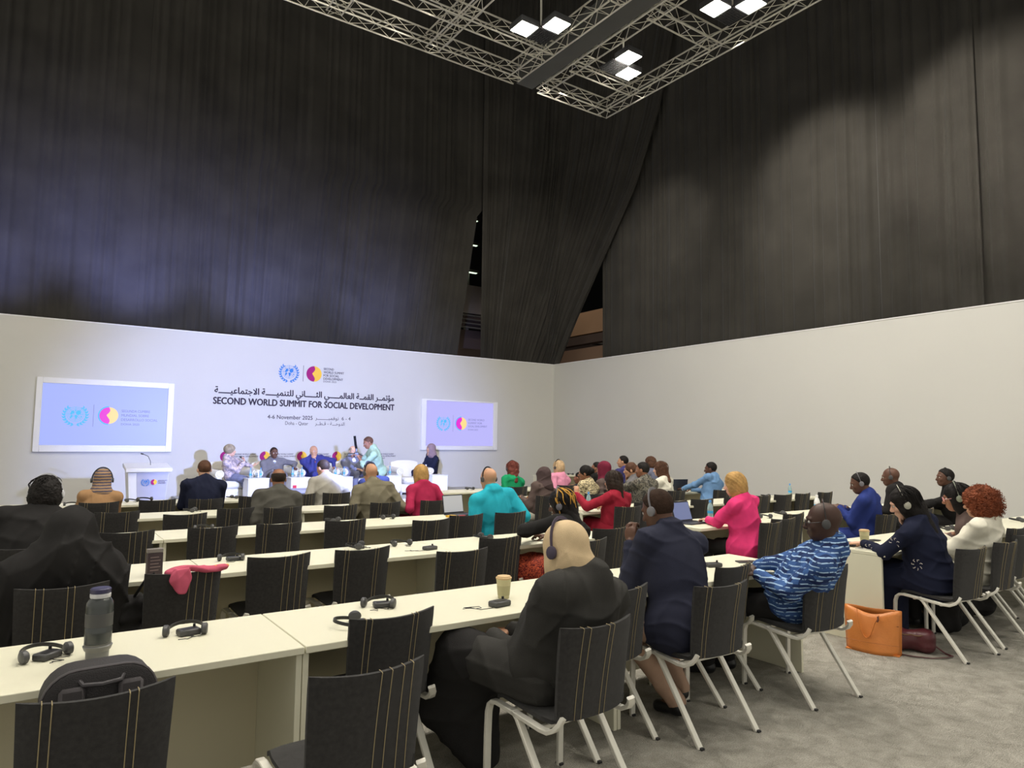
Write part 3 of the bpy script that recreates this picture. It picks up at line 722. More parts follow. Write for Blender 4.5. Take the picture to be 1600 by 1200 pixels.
# row E
for i, (u, vt, lb) in enumerate([(.73, 9.52, 'under the woman in the tan jacket'), (1.36, 9.6, 'in front of the lectern'), (1.90, 9.5, 'under the man in dark navy'), (2.55, 9.7, 'partly behind the balding man'),
                               (3.2, 9.8, 'left of the pale grey suit'), (3.72, 9.9, 'under the man in the pale grey suit')]):
    chair(u, vt, 'charcoal chair in the stage-side row, ' + lb, 0, i % 3)
for i, (u, vt, lb) in enumerate([(6.94, 9.82, 'under the woman in green'), (8.0, 9.75, 'under the blond woman in pink'), (8.85, 9.8, 'behind the dark red headscarf'), (9.6, 9.7, 'under the man in blue at the back'), (10.4, 9.7, 'under the short-haired man at the back')]):
    chair(u, vt, 'charcoal chair in the right stage-side row, ' + lb, 0, i % 3)

# ------------------------------------------------------------------ stage furniture
def armchair_mesh_parts():
    """rounded club chair, facing -Y (towards the hall); origin at the floor"""
    M = {}
    M['base'] = MB().box(-.36, .36, -.36, .36, .05, .26, .03).mesh('base', M_LEATHER)
    M['seat_cushion'] = MB().box(-.27, .27, -.40, .24, .262, .42, .05).mesh('seat_cushion', M_LEATHER)
    b = MB()
    P = []
    for i in range(9):
        z = .26 + .56 * i / 8; row = []
        for j in range(12):
            x = -.36 + .72 * j / 11; row.append((x, .28 + .06 * i / 8 - .02 * math.cos(x * 4), z - .05 * (abs(x) / .36) ** 3 * (i / 8)))
        P.append(row)
    Q = [[(x, y + .13 * (1 - .3 * i / 8), z) for (x, y, z) in r_] for i, r_ in enumerate(P)]
    b.grid(P); b.grid(Q); n = 12; N = 9 * 12
    for i in range(8): b.f += [(i * n, (i + 1) * n, N + (i + 1) * n, N + i * n), (i * n + 11, (i + 1) * n + 11, N + (i + 1) * n + 11, N + i * n + 11)]
    for j in range(11): b.f += [(8 * n + j, 8 * n + j + 1, N + 8 * n + j + 1, N + 8 * n + j), (j, j + 1, N + j + 1, N + j)]
    M['backrest'] = b.mesh('backrest', M_LEATHER)
    a = MB().box(-.07, .07, -.38, .38, .06, .56, .03); a.sweep([(0, -.40, .57), (0, .38, .60)], [(.095 * math.cos(k * PI / 6), .085 * math.sin(k * PI / 6)) for k in range(12)])
    M['armrest'] = a.mesh('armrest', M_LEATHER)
    sc = MB(); pts = []
    for k in range(26): t = k / 25; r_ = .078 - .055 * t; A = math.radians(-90 + 560 * t); pts.append((r_ * math.cos(A), -.405, .57 + r_ * math.sin(A)))
    sc.tube(pts, .006, 5); M['scroll_piping'] = sc.mesh('scroll_piping', M_PANEL)
    M['foot'] = MB().lathe([(.02, 0), (.028, .05)], 8).mesh('foot', M_FRAME)
    return M
AM = armchair_mesh_parts()
def armchair(label, loc, rot=0):
    o = thing('armchair', label, 'armchair', loc, math.radians(rot), 'white leather armchairs on the stage')
    for k in ('base', 'seat_cushion', 'backrest'): link(k, AM[k], o)
    for x in (-.40, .40):
        a = link('armrest', AM['armrest'], o, (x, 0, 0)); link('scroll_piping', AM['scroll_piping'], a)
    for x in (-.32, .32):
        for y in (-.3, .34): link('foot', AM['foot'], o, (x, y, 0))
    return o
SZ = .3; PV = 15.85
armchair('white armchair under the woman holding a microphone', (3.62, PV, SZ), 12)
armchair('white armchair under the man in the dark suit and pale tie', (4.52, PV, SZ))
armchair('white armchair under the man in the bright navy suit', (5.45, PV, SZ))
armchair('white armchair under the grey-haired man behind the photographer', (6.45, PV, SZ))
armchair('empty white armchair beside the crimson-jacket woman', (7.85, PV - .1, SZ), -4)
def side_table(label, u, v, h=.50, w=.21):
    o = thing('side_table', label, 'side table', (u, v, SZ), 0, 'white box side tables on the stage')
    MB().box(-w, w, -w, w, 0, h - .02, .004).obj('table_body', M_WHITE, o); MB().box(-w - .008, w + .008, -w - .008, w + .008, h - .019, h, .004).obj('tabletop', M_WHITE, o)
    return o
ST = [(3.98, 15.1, 'between the woman speaker and the dark suit man'), (4.86, 15.1, 'with the red card, left of the pale grey suit'), (5.8, 15.05, 'right of the pale grey suit man'), (6.95, 15.1, 'left of the empty armchair'), (8.2, 15.0, 'before the woman in the headscarf on stage')]
for u, v, l in ST: side_table('white box side table ' + l, u, v)
M_GLASS = mat('clear_plastic', (0.85, 0.93, 0.95), 0.05, trans=0.9)
M_WATER = mat('bottle_plastic', (0.55, 0.75, 0.78), 0.12, trans=0.6)
M_CAPB = mat('blue_cap', rgb(80, 140, 200), 0.4)
def bottle(label, u, v, z, k=1.0, cat='bottle', cap=None, body=None, group=None):
    o = thing('water_bottle', label, cat, (u, v, z), 0, group)
    MB().lathe([(.026 * k, 0), (.030 * k, .006), (.030 * k, .05), (.027 * k, .07), (.030 * k, .09), (.030 * k, .12), (.022 * k, .155), (.012 * k, .175), (.012 * k, .185)], 14).obj('bottle_body', body or M_WATER, o)
    MB().lathe([(.014 * k, .178), (.014 * k, .205), (.012 * k, .208)], 12).obj('cap', cap or M_CAPB, o)
    MB().lathe([(.0305 * k, .055), (.0305 * k, .085)], 14).obj('paper_label', M_CYAN, o)
def glass(label, u, v, z):
    o = thing('drinking_glass', label, 'glass', (u, v, z), 0, 'glasses and bottles on the stage side tables')
    MB().lathe([(.024, 0), (.030, .11), (.028, .11), (.022, .006)], 12).obj('glass_bowl', M_GLASS, o); MB().lathe([(.021, .006), (.026, .07)], 12).obj('water', M_WATER, o)
for i, (u, v, l) in enumerate(ST[:4]):
    n = ('leftmost', 'second', 'third', 'fourth')[i]
    bottle('small water bottle on the %s stage side table, left one' % n, u - .12, v, SZ + .501, .9); bottle('small water bottle on the %s stage side table, right one' % n, u + .1, v + .05, SZ + .501, .9)
    glass('clear glass on the %s stage side table' % n, u - .02, v - .08, SZ + .501)
cd = thing('name_card', 'small red card leaning on the second stage side table', 'card', (4.72, 14.87, SZ + .25)); MB().box(-.04, .04, -.012, 0, 0, .09, .003).obj('card_face', mat('red_card', rgb(190, 40, 60), .6), cd); MB().box(-.05, .05, 0, .016, -.015, .1, .003).obj('card_holder', M_WHITE, cd)
mo = thing('stage_monitor', 'grey wedge monitor on the stage edge in front of the side table', 'monitor', (4.75, 14.62, SZ))
MB().sweep([(-.26, 0, 0), (.26, 0, 0)], [(-.16, 0.0), (.16, 0.0), (.16, -.12), (-.06, -.30), (-.16, -.26)], up=(0, 0, -1)).obj('wedge_case', mat('monitor_grey', rgb(150, 150, 165), .6), mo)
MB().box(-.22, .22, -.20, -.19, .05, .2).obj('grille', M_GREYP, mo)

# lectern standing on the floor left of the stage
def lectern():
    o = thing('lectern', 'white lectern with printed logos and a gooseneck microphone', 'lectern', (1.86, 14.55, 0))
    m = MB()
    def taper(hw0, hw1, y0a, y1a, y0b, y1b, z0, z1):
        v = [(-hw0, y0a, z0), (hw0, y0a, z0), (hw0, y1a, z0), (-hw0, y1a, z0), (-hw1, y0b, z1), (hw1, y0b, z1), (hw1, y1b, z1), (-hw1, y1b, z1)]
        return m.add(v, [(0, 3, 2, 1), (4, 5, 6, 7), (0, 1, 5, 4), (1, 2, 6, 5), (2, 3, 7, 6), (3, 0, 4, 7)])
    taper(.26, .34, -.12, .26, -.2, .3, 0, 1.0)
    b = m.obj('lectern_body', M_WHITE, o, smooth=False)
    MB().add([(-.14, -.128, .03), (.262, -.128, .03), (.262, -.119, .03), (-.14, -.119, .03), (-.20, -.204, .97), (.332, -.204, .97), (.332, -.195, .97), (-.20, -.195, .97)], [(0, 3, 2, 1), (4, 5, 6, 7), (0, 1, 5, 4), (1, 2, 6, 5), (2, 3, 7, 6), (3, 0, 4, 7)]).obj('front_panel', mat('lectern_front', rgb(176, 176, 190), .5), o, smooth=False)
    t = MB().box(-.38, .38, -.26, .34, 0, .07, .006).obj('reading_top', M_WHITE, o, (0, 0, 1.02)); t.rotation_euler = (math.radians(8), 0, 0)
    y = -.202
    emblem('map_emblem', -.05, .80, .075, y, M_BLUEINK, o); summit_disc('summit_disc', .09, .80, .05, y, o, M_MAG, M_YEL, None)
    for k, (s, w) in enumerate((('SECOND WORLD SUMMIT', .15), ('FOR SOCIAL', .12), ('DEVELOPMENT', .13))): text_mesh('lectern_lettering', s, M_INK, .16, .16 + w, .82 - k * .025, .015, y, o, .02)
    g = MB().tube([(.06, .1, 1.08), (.05, .08, 1.18), (.0, .02, 1.27), (-.09, -.04, 1.31)], .006, 6).obj('gooseneck', M_BLACKP, o); MB().tube([(-.09, -.04, 1.31), (-.13, -.06, 1.32)], .012, 8).obj('microphone_head', M_BLACKP, g)
lectern()
sc_ = chair(8.75, 15.95, 'charcoal chair on the stage under the woman in the headscarf', 76, 1, SZ)

# ------------------------------------------------------------------ people: smooth-blended distance fields turned into meshes
def sn(f, org, h):
    """surface nets: inside is negative"""
    S = f < 0
    c = np.zeros(tuple(d - 1 for d in f.shape), np.uint8)
    for dx in (0, 1):
        for dy in (0, 1):
            for dz in (0, 1): c += S[dx:f.shape[0] - 1 + dx, dy:f.shape[1] - 1 + dy, dz:f.shape[2] - 1 + dz]
    act = np.argwhere((c > 0) & (c < 8))
    if len(act) == 0: return np.zeros((0, 3)), np.zeros((0, 4), int)
    idx = -np.ones(c.shape, np.int64); idx[tuple(act.T)] = np.arange(len(act))
    acc = np.zeros((len(act), 3)); cnt = np.zeros(len(act))
    cor = [(a, b, d) for a in (0, 1) for b in (0, 1) for d in (0, 1)]
    val = {k: f[act[:, 0] + k[0], act[:, 1] + k[1], act[:, 2] + k[2]] for k in cor}
    for a in cor:
        for ax in range(3):
            if a[ax] == 0:
                b = tuple(1 if i == ax else a[i] for i in range(3)); va, vb = val[a], val[b]
                m = (va < 0) != (vb < 0); t = np.where(m, va / np.where(va - vb == 0, 1, va - vb), 0)
                p = np.array(a, float)[None] + np.eye(3)[ax][None] * t[:, None]
                acc[m] += p[m]; cnt[m] += 1
    v = (act + acc / cnt[:, None]) * h + org
    Q = []
    for ax in range(3):
        o1, o2 = [i for i in range(3) if i != ax]
        sl = [slice(1, -1)] * 3; sl[ax] = slice(0, f.shape[ax] - 1); sl2 = list(sl); sl2[ax] = slice(1, f.shape[ax])
        A, B = S[tuple(sl)], S[tuple(sl2)]
        e = np.argwhere(A != B)
        if len(e) == 0: continue
        flip = A[tuple(e.T)]
        e = e + np.array([0 if i == ax else 1 for i in range(3)])
        def cell(d1, d2):
            q = e.copy(); q[:, o1] += d1; q[:, o2] += d2; return idx[q[:, 0], q[:, 1], q[:, 2]]
        q = np.stack([cell(-1, -1), cell(0, -1), cell(0, 0), cell(-1, 0)], 1)
        if ax == 1: flip = ~flip
        q[~flip] = q[~flip][:, ::-1]
        Q.append(q)
    return v, np.concatenate(Q)
def nrm(v): v = np.asarray(v, float); return v / (np.linalg.norm(v) + 1e-12)
class SDF:
    def __init__(s): s.p = []
    def cap(s, a, b, r1, r2=None, k=.02): s.p.append(('c', np.array(a, float), np.array(b, float), r1, r1 if r2 is None else r2, k)); return s
    def ell(s, c, r, ax=None, k=.02, op=0): s.p.append(('e' if not op else 's', np.array(c, float), np.array(r, float), np.eye(3) if ax is None else np.array(ax, float), None, k)); return s
    def plane(s, c, n, k=.01): s.p.append(('h', np.array(c, float), nrm(n), None, None, k)); return s
    def build(s, h, wr=0, wseed=1, wscale=1.0, fine=None):
        lo = np.full(3, 1e9); hi = -lo
        for p in s.p:
            if p[0] == 'c': m = max(p[3], p[4]); lo = np.minimum(lo, np.minimum(p[1], p[2]) - m); hi = np.maximum(hi, np.maximum(p[1], p[2]) + m)
            elif p[0] == 'e': R_ = np.abs(p[3]).T @ p[2]; lo = np.minimum(lo, p[1] - R_); hi = np.maximum(hi, p[1] + R_)
        lo -= 3 * h + wr * 2; hi += 3 * h + wr * 2; n = np.ceil((hi - lo) / h).astype(int) + 1
        f = np.full(n, 1.0, np.float32)
        X = [lo[i] + h * np.arange(n[i]) for i in range(3)]
        for p in s.p:
            if p[0] in 'ces':
                if p[0] == 'c': m = max(p[3], p[4]); a, b = np.minimum(p[1], p[2]) - m, np.maximum(p[1], p[2]) + m
                else: R_ = np.abs(p[3]).T @ p[2]; a, b = p[1] - R_, p[1] + R_
                pad = p[5] * 1.2 + 3 * h + wr; i0 = np.clip(np.floor((a - pad - lo) / h).astype(int), 0, n - 1); i1 = np.clip(np.ceil((b + pad - lo) / h).astype(int) + 1, 1, n)
            else: i0 = np.zeros(3, int); i1 = n
            if np.any(i1 <= i0): continue
            sl = tuple(slice(i0[i], i1[i]) for i in range(3)); x = X[0][sl[0]][:, None, None]; y = X[1][sl[1]][None, :, None]; z = X[2][sl[2]][None, None, :]
            g = f[sl]; k = p[5]
            if p[0] == 'c':
                ba = p[2] - p[1]; L = ba @ ba + 1e-12; t = np.clip(((x - p[1][0]) * ba[0] + (y - p[1][1]) * ba[1] + (z - p[1][2]) * ba[2]) / L, 0, 1)
                d = np.sqrt((x - p[1][0] - t * ba[0]) ** 2 + (y - p[1][1] - t * ba[1]) ** 2 + (z - p[1][2] - t * ba[2]) ** 2) - (p[3] + (p[4] - p[3]) * t)
            elif p[0] == 'h': d = -((x - p[1][0]) * p[2][0] + (y - p[1][1]) * p[2][1] + (z - p[1][2]) * p[2][2])
            else:
                u = [((x - p[1][0]) * p[3][i][0] + (y - p[1][1]) * p[3][i][1] + (z - p[1][2]) * p[3][i][2]) / p[2][i] for i in range(3)]
                q = np.sqrt(u[0] ** 2 + u[1] ** 2 + u[2] ** 2); w = np.sqrt((u[0] / p[2][0]) ** 2 + (u[1] / p[2][1]) ** 2 + (u[2] / p[2][2]) ** 2) + 1e-9
                d = q * (q - 1) / w
            d = d.astype(np.float32)
            if p[0] in 'ce':
                hh = np.maximum(k - np.abs(g - d), 0) / k; f[sl] = np.minimum(g, d) - hh * hh * k * .25
            else:   # cut: keep outside the ellipsoid / on the plane's positive side
                d = -d if p[0] == 's' else d
                hh = np.maximum(k - np.abs(g - d), 0) / k; f[sl] = np.maximum(g, d) + hh * hh * k * .25
        if wr:
            r = np.random.RandomState(wseed); x = X[0][:, None, None]; y = X[1][None, :, None]; z = X[2][None, None, :]
            w = 0
            if wscale < .45: w = np.sin(190 * x + 2.2 * np.sin(90 * y)) * np.sin(180 * y + 2.2 * np.sin(95 * z)) * np.sin(185 * z + 2.2 * np.sin(85 * x)) * 1.6 + .5 * np.sin(80 * x + 1) * np.sin(75 * y) * np.sin(85 * z)
            if wscale > 5:      # cloth folds: soft ridges that come and go
                for i in range(4):
                    a = nrm(r.randn(3) * np.array([1, 1, 1.3])) * 2 * PI / (.12 + .05 * i); b = r.randn(3) * 7; c = r.randn(3) * 8
                    ph = a[0] * x + a[1] * y + a[2] * z + r.rand() * 6 + 1.3 * np.sin(b[0] * x + b[1] * y + b[2] * z)
                    w = w + (1 - np.abs(np.sin(ph * .5))) ** 3 * (.5 + .5 * np.sin(c[0] * x + c[1] * y + c[2] * z + i)) * -2.2
            for i in range(0 if wscale < .45 or wscale > 5 else 4):
                a = r.randn(3) * (11 + 9 * i) / wscale; b = r.randn(3) * 6 / wscale
                w = w + np.sin(a[0] * x + a[1] * y + a[2] * z + r.rand() * 6 + 1.6 * np.sin(b[0] * x + b[1] * y + b[2] * z)) / (1 + .5 * i)
            f = f + (w * wr).astype(np.float32) * .5
        return sn(f, lo, h)
def to_mesh(name, parts, m):
    V = []; Fq = []; o = 0
    for v, q in parts:
        V.append(v); Fq.append(q + o); o += len(v)
    V = np.concatenate(V); Fq = np.concatenate(Fq)
    me = bpy.data.meshes.new(name); me.vertices.add(len(V)); me.vertices.foreach_set('co', V.astype(np.float32).ravel())
    me.loops.add(len(Fq) * 4); me.loops.foreach_set('vertex_index', Fq.ravel().astype(np.int32))
    me.polygons.add(len(Fq)); me.polygons.foreach_set('loop_start', np.arange(0, len(Fq) * 4, 4, dtype=np.int32))
    me.update(calc_edges=True); me.validate(); me.polygons.foreach_set('use_smooth', [True] * len(me.polygons))
    if m: me.materials.append(m)
    return me

SKIN = {'deep': mat('skin_deep', rgb(66, 44, 36), .5, var=.06, vscale=20), 'dark': mat('skin_dark', rgb(94, 64, 50), .5, var=.06, vscale=20), 'brown': mat('skin_brown', rgb(140, 96, 72), .5, var=.05, vscale=20),
        'tan': mat('skin_tan', rgb(188, 142, 112), .5, var=.05, vscale=20), 'light': mat('skin_light', rgb(216, 170, 144), .5, var=.05, vscale=20)}
M_EYE = mat('eye_white', rgb(210, 205, 198), .3); M_LIP = mat('lip_brown', rgb(120, 66, 60), .5)
def hairm(name, c, rough=.62): return mat('hair_' + name, rgb(*c), rough, spec=.18, bump=.5, bscale=60, var=.3, vscale=18)
HM = {'black': hairm('black', (26, 23, 22)), 'dark': hairm('dark', (46, 36, 30)), 'brown': hairm('brown', (84, 58, 44)), 'auburn': hairm('auburn', (110, 58, 50)), 'blond': hairm('blond', (170, 134, 82)),
      'sand': hairm('sand', (186, 158, 122)), 'grey': hairm('grey', (146, 134, 112)), 'red': hairm('red', (118, 62, 38)), 'gold': hairm('gold', (196, 148, 68)), 'crop': hairm('crop', (52, 38, 30), .9)}
def cloth(name, c, rough=.85, var=.08, vscale=14): return mat('cloth_' + name, rgb(*c), rough, spec=.15, bump=.35, bscale=420, var=var, vscale=vscale)

def ik(a, b, l1, l2, hint):
    a, b = np.array(a, float), np.array(b, float); d = b - a; L = np.linalg.norm(d); Lm = min(L, (l1 + l2) * .995); d = d / (L + 1e-9)
    x = (l1 * l1 - l2 * l2 + Lm * Lm) / (2 * Lm); y = math.sqrt(max(l1 * l1 - x * x, 0)); h = np.array(hint, float); h = h - d * (h @ d)
    return a + d * x + nrm(h) * y, a + d * Lm
def hand_sdf(wrist, fd, palm_n, side, curl=.4, k=1.0):
    """five-fingered hand: fd points from wrist to fingers, palm_n out of the palm"""
    s = SDF(); fd = nrm(fd); pn = nrm(palm_n - fd * (np.array(palm_n) @ fd)); lat = np.cross(fd, pn) * side   # lat: towards the thumb side
    w = np.array(wrist, float)
    s.cap(w - fd * .03, w + fd * .01, .024 * k, .024 * k, .01)
    s.ell(w + fd * .05 * k, (.045 * k, .040 * k, .014 * k), np.array([fd, lat, pn]), .008)
    for i, (o, L) in enumerate(((.028, .072), (.010, .080), (-.009, .075), (-.027, .058))):
        p = w + fd * .085 * k + lat * o * k; c = curl * (1 + .12 * i); d = nrm(fd * math.cos(c * .6) + pn * math.sin(c * .6)); a = p + d * L * .45 * k
        d2 = nrm(fd * math.cos(c * 1.6) + pn * math.sin(c * 1.6)); b = a + d2 * L * .32 * k; d3 = nrm(fd * math.cos(c * 2.4) + pn * math.sin(c * 2.4)); e = b + d3 * L * .25 * k
        s.cap(p - fd * .02, a, .0098 * k, .0088 * k, .004); s.cap(a, b, .0088 * k, .008 * k, .003); s.cap(b, e, .008 * k, .0068 * k, .003)
    t0 = w + fd * .02 * k + lat * .022 * k; t1 = t0 + nrm(lat * .8 + fd * .6 + pn * .35) * .038 * k; t2 = t1 + nrm(lat * .3 + fd + pn * .5 * (1 + curl)) * .032 * k; t3 = t2 + nrm(fd + pn * .8 * (1 + curl) * .6) * .022 * k
    s.cap(t0, t1, .015 * k, .012 * k, .008); s.cap(t1, t2, .0115 * k, .0098 * k, .004); s.cap(t2, t3, .0098 * k, .0078 * k, .003)
    return s

PCOUNT = 0
def person(label, hip, head, yaw=0, hy=0, hp=8, ht=0, skin='dark', top=None, bottom=None, hair='short', hairc='black', arms=('desk', 'desk'), near=2, big=1.0, female=False,
           headset=True, shoe=None, z0=0.0, long_top=False, legs='sit', skirt=False, collar=None, hijabm=None, sleeves=True, feet=None, edge=None, extra=None, glasses=False, lapel=None, hs=None, snap=True, noff=None, stand=False, handk=1.0, noarm=False, knees=None, scarf=None):
    """hip=(u,v[,z]) hip joint height centre; head=(u,v,ztop). yaw degrees, 0 looks towards the stage, + turns to the left"""
    global PCOUNT; PCOUNT += 1; seed = PCOUNT; hs = hs or min(big, 1.06)
    if snap and z0 == 0 and not stand:
        cx_, cy_ = min(CHAIRS, key=lambda c: (c[0] - hip[0]) ** 2 + (c[1] - .06 - hip[1]) ** 2)
        nv = cy_ + .02; dv = nv - hip[1]; hv = head[1] + dv; q_ = hv / head[1]
        head = (head[0] * q_, hv, 1.6 + (head[2] - 1.6) * q_); hip = (cx_ * .8 + hip[0] * .2, nv)
    H = np.array([hip[0], hip[1], z0 + (hip[2] if len(hip) > 2 else .54)]); base = np.array([hip[0], hip[1], z0]); H = H - base
    a = math.radians(yaw); F = np.array([-math.sin(a), math.cos(a), 0]); R = np.array([math.cos(a), math.sin(a), 0]); U = np.array([0, 0, 1.])
    a2 = a + math.radians(hy); hF0 = np.array([-math.sin(a2), math.cos(a2), 0]); hR = np.array([math.cos(a2), math.sin(a2), 0]); pp = math.radians(hp)
    hF = hF0 * math.cos(pp) - U * math.sin(pp); hU = U * math.cos(pp) + hF0 * math.sin(pp)
    if ht:
        t_ = math.radians(ht); hR, hU = hR * math.cos(t_) + hU * math.sin(t_), hU * math.cos(t_) - hR * math.sin(t_)
    C = np.array([head[0], head[1], head[2] - .118 * hs]) - base   # centre of the head
    N = C - hU * .098 - hF * .045 - U * .050    # base of the neck
    if noff is not None: N = N + np.array(noff)
    TU = nrm(N - H); TF = nrm(F - TU * (F @ TU)); TR = np.cross(TF, TU); L = np.linalg.norm(N - H)
    sw = (.178 if female else .205) * big; hw = .1 * big
    Ax = np.array([TR, TF, TU])
    SH = [N - TU * .065 + TR * sd * sw - TF * .01 for sd in (-1, 1)]
    arm = []
    for i, sd in enumerate((-1, 1)):
        t = arms[i]; hint = -U * .9 + TR * sd * .24 - F * .2
        if isinstance(t, str):
            if t == 'desk':
                e = (edge if edge is not None else hip[1] + .30)
                tg = np.array([base[0] + H[0] + R[0] * sd * .14 + F[0] * .3, e + .10, z0 + .785]) - base; fd = F * .9 - R * sd * .45; pn = -U; curl = .35
            elif t == 'desk2': e = (edge if edge is not None else hip[1] + .30); tg = np.array([base[0] + R[0] * sd * .06 + F[0] * .3, e + .16, z0 + .785]) - base; fd = -R * sd + F * .25; pn = -U; curl = .4
            elif t == 'lap': tg = H + F * .30 + R * sd * .07 + U * .12; fd = F * .7 - R * sd * .8; pn = -U; curl = .5
            elif t == 'chin': tg = C - hU * .17 + hF * .075 + hR * sd * .035; fd = hU * .9 + hF * .1 - hR * sd * .35; pn = -hR * sd * .4 - hF; curl = 1.1; hint = -U + F * .25 + R * sd * .25
            elif t == 'arm_rest': tg = H + F * .22 + R * sd * .40 + U * .16; fd = F; pn = -U; curl = .4; hint = R * sd + -U * .3
            elif t == 'down': tg = H + F * .05 + R * sd * .26 - U * .1; fd = -U; pn = -R * sd; curl = .4
        else: tg = np.array(t[0], float) - base; fd = np.array(t[1], float); pn = np.array(t[2], float); curl = t[3]; hint = np.array(t[4], float) if len(t) > 4 else hint
        el, wr_ = ik(SH[i], tg, .285 * big, .25 * big, hint); arm.append((SH[i], el, wr_, fd, pn, curl))
    # legs
    lg = []
    for i, sd in enumerate((-1, 1)):
        hj = H + R * sd * hw * .9
        if stand: kn = hj - U * .42 + F * .03; an = np.array([hj[0], hj[1], .09]) + F * (-.02 if sd > 0 else .06)
        else:
            ft = (feet[i] if feet else None); an = (np.array(ft, float) - base) if ft is not None else hj + F * .40 - U * 0 + R * sd * .05; an[2] = an[2] if ft is not None else .10
            kn, an = ik(hj, an, .43 * big, .42 * big, U * .9 + F * .7) if knees is None else (np.array(knees[i], float) - base, an)
        lg.append((hj, kn, an, nrm(F + R * sd * .15)))
    h = {2: .009, 1: .013, 0: .018}[near]
    mt = SKIN[skin]
    # --- head
    s = SDF(); k = hs
    s.ell(C + hU * .030 - hF * .014, (.076 * k, .097 * k, .088 * k), np.array([hR, hF, hU]), .03)
    s.ell(C - hU * .030 + hF * .030, (.061 * k, .066 * k, .082 * k), np.array([hR, hF, hU]), .03)
    s.ell(C - hU * .082 + hF * .058, (.036 * k, .034 * k, .026 * k), np.array([hR, hF, hU]), .03)
    for sd in (-1, 1):
        s.ell(C + hR * sd * .036 + hF * .064 - hU * .022, (.022, .022, .02), np.array([hR, hF, hU]), .02)
        s.cap(C + hR * sd * .014 + hF * .090 + hU * .030, C + hR * sd * .045 + hF * .075 + hU * .026, .010, .009, .014)
    for sd in (-1, 1): s.ell(C + hR * sd * .031 + hF * .098 + hU * .008, (.018, .014, .012), np.array([hR, hF, hU]), .014, op=1)
    s.cap(C + hF * .090 + hU * .012, C + hF * .112 - hU * .024, .009, .0135, .012); s.ell(C + hF * .103 - hU * .031, (.018, .012, .009), np.array([hR, hF, hU]), .008)
    s.ell(C + hF * .093 - hU * .056, (.024, .012, .007), np.array([hR, hF, hU]), .008); s.ell(C + hF * .091 - hU * .067, (.021, .012, .007), np.array([hR, hF, hU]), .008)
    for sd in (-1, 1): s.ell(C + hR * sd * .079 * k - hF * .012 - hU * .008, (.010, .020, .031), np.array([nrm(hR + hF * .25 * -sd), hF, hU]), .008)
    s.cap(C - hU * .05 - hF * .02, N + U * .0, .054 * k * (.9 if female else 1), .060 * k * (.88 if female else 1), .03)
    parts = [s.build({2: .0052, 1: .0068, 0: .0095}[near])]
    # --- torso, arms, legs under the clothes, and the hands
    b = SDF(); b.cap(C - hU * .09 - hF * .02, N - TU * .04, .045, .055, .04)
    b.ell(N - TU * .19, (.14 * big, .09, .2), Ax, .05); b.ell(H + TU * .12, (.13 * big, .10, .2), Ax, .05); b.ell(H, (.15 * big, .12, .12), Ax, .05); b.cap(SH[0], SH[1], .045, .045, .04)
    for (S_, E_, W_, *_r) in arm: b.cap(S_, E_, .042, .036, .03); b.cap(E_, W_, .035, .025, .02)
    for (hj, kn, an, ff) in lg: b.cap(hj, kn, .07, .05, .03); b.cap(kn, an, .05, .033, .02); b.cap(an, an + ff * .12 - U * .045, .03, .025, .02)
    parts.append(b.build(.022 if near < 2 else .016))
    if not noarm:
        for i, (S_, E_, W_, fd, pn, curl) in enumerate(arm): parts.append(hand_sdf(W_, fd, pn, (-1, 1)[i], curl, handk * (.92 if female else 1.0) * 1.04).build({2: .0042, 1: .0058, 0: .0075}[near]))
    o = link('person', to_mesh('person_body', parts, mt), None, tuple(base), label=label, cat='person')
    # --- eyes
    if near and hair != 'hijab_back':
        e = MB()
        for sd in (-1, 1): e.ball(tuple(C + hR * sd * .031 + hF * .079 + hU * .008), .0125, 8, 6)
        e.obj('eyes', M_EYE, o); e = MB()
        for sd in (-1, 1): e.ball(tuple(C + hR * sd * .031 + hF * .0885 + hU * .006), .0052, 8, 5)
        e.obj('irises', M_BLACKP, o)
    # --- upper garment
    if top is not None:
        g = SDF(); fat = 1.0 if female else 1.06; fat *= big
        g.ell(N - TU * .15 - TF * .005, (sw * 1.02, .118 * fat, .165), Ax, .06)
        g.ell(N - TU * .26 + TF * .01, (sw * .94, .128 * fat, .18), Ax, .06)
        g.ell(H + TU * L * .40 + TF * .02, (.168 * fat, .135 * fat, .20), Ax, .07)
        g.ell(H + TU * .06, (.188 * fat, .155 * fat, .13), Ax, .06)
        g.cap(SH[0] + TR * .012, SH[1] - TR * .012, .060 * big, .060 * big, .04)
        for S_ in SH: g.cap(N - TF * .015 + U * .0, S_ + TU * .0, .064 * big, .054 * big, .04)
        g.cap(N + U * .022 - TF * .004, N - TU * .06, .060 * big, .088 * big, .05)
        for (S_, E_, W_, *_r) in arm:
            g.cap(S_, E_, .060 * big, .053 * big, .035)
            if sleeves is True: g.cap(E_, E_ + (W_ - E_) * .93, .051 * big, .037 * big, .03)
            elif sleeves: g.cap(E_, E_ + (W_ - E_) * sleeves, .046 * big, .04 * big, .03)
        if long_top:
            for (hj, kn, an, ff) in lg: g.cap(hj, hj + (kn - hj) * (.5 if long_top is True else long_top), .10, .095, .08)
            g.ell(H - U * .02, (.20, .17, .14), Ax, .06)
        link('jacket' if lapel else 'top_garment', to_mesh('garment', [g.build(h, wr=.011 if near == 2 else .011, wseed=seed, wscale=9)], top), o)
        if collar is not None:
            c = SDF(); c.cap(N + U * .03 - TF * .012, N + TU * .002, .058 * big, .066 * big, .01); link('shirt_collar', to_mesh('collar', [c.build(.008)], collar), o)
            if near: 
                c = SDF()
                for (S_, E_, W_, *_r) in arm: d_ = nrm(W_ - E_); c.cap(W_ - d_ * .035, W_ - d_ * .012, .033, .032, .002)
                link('shirt_cuffs', to_mesh('cuffs', [c.build(.006)], collar), o)
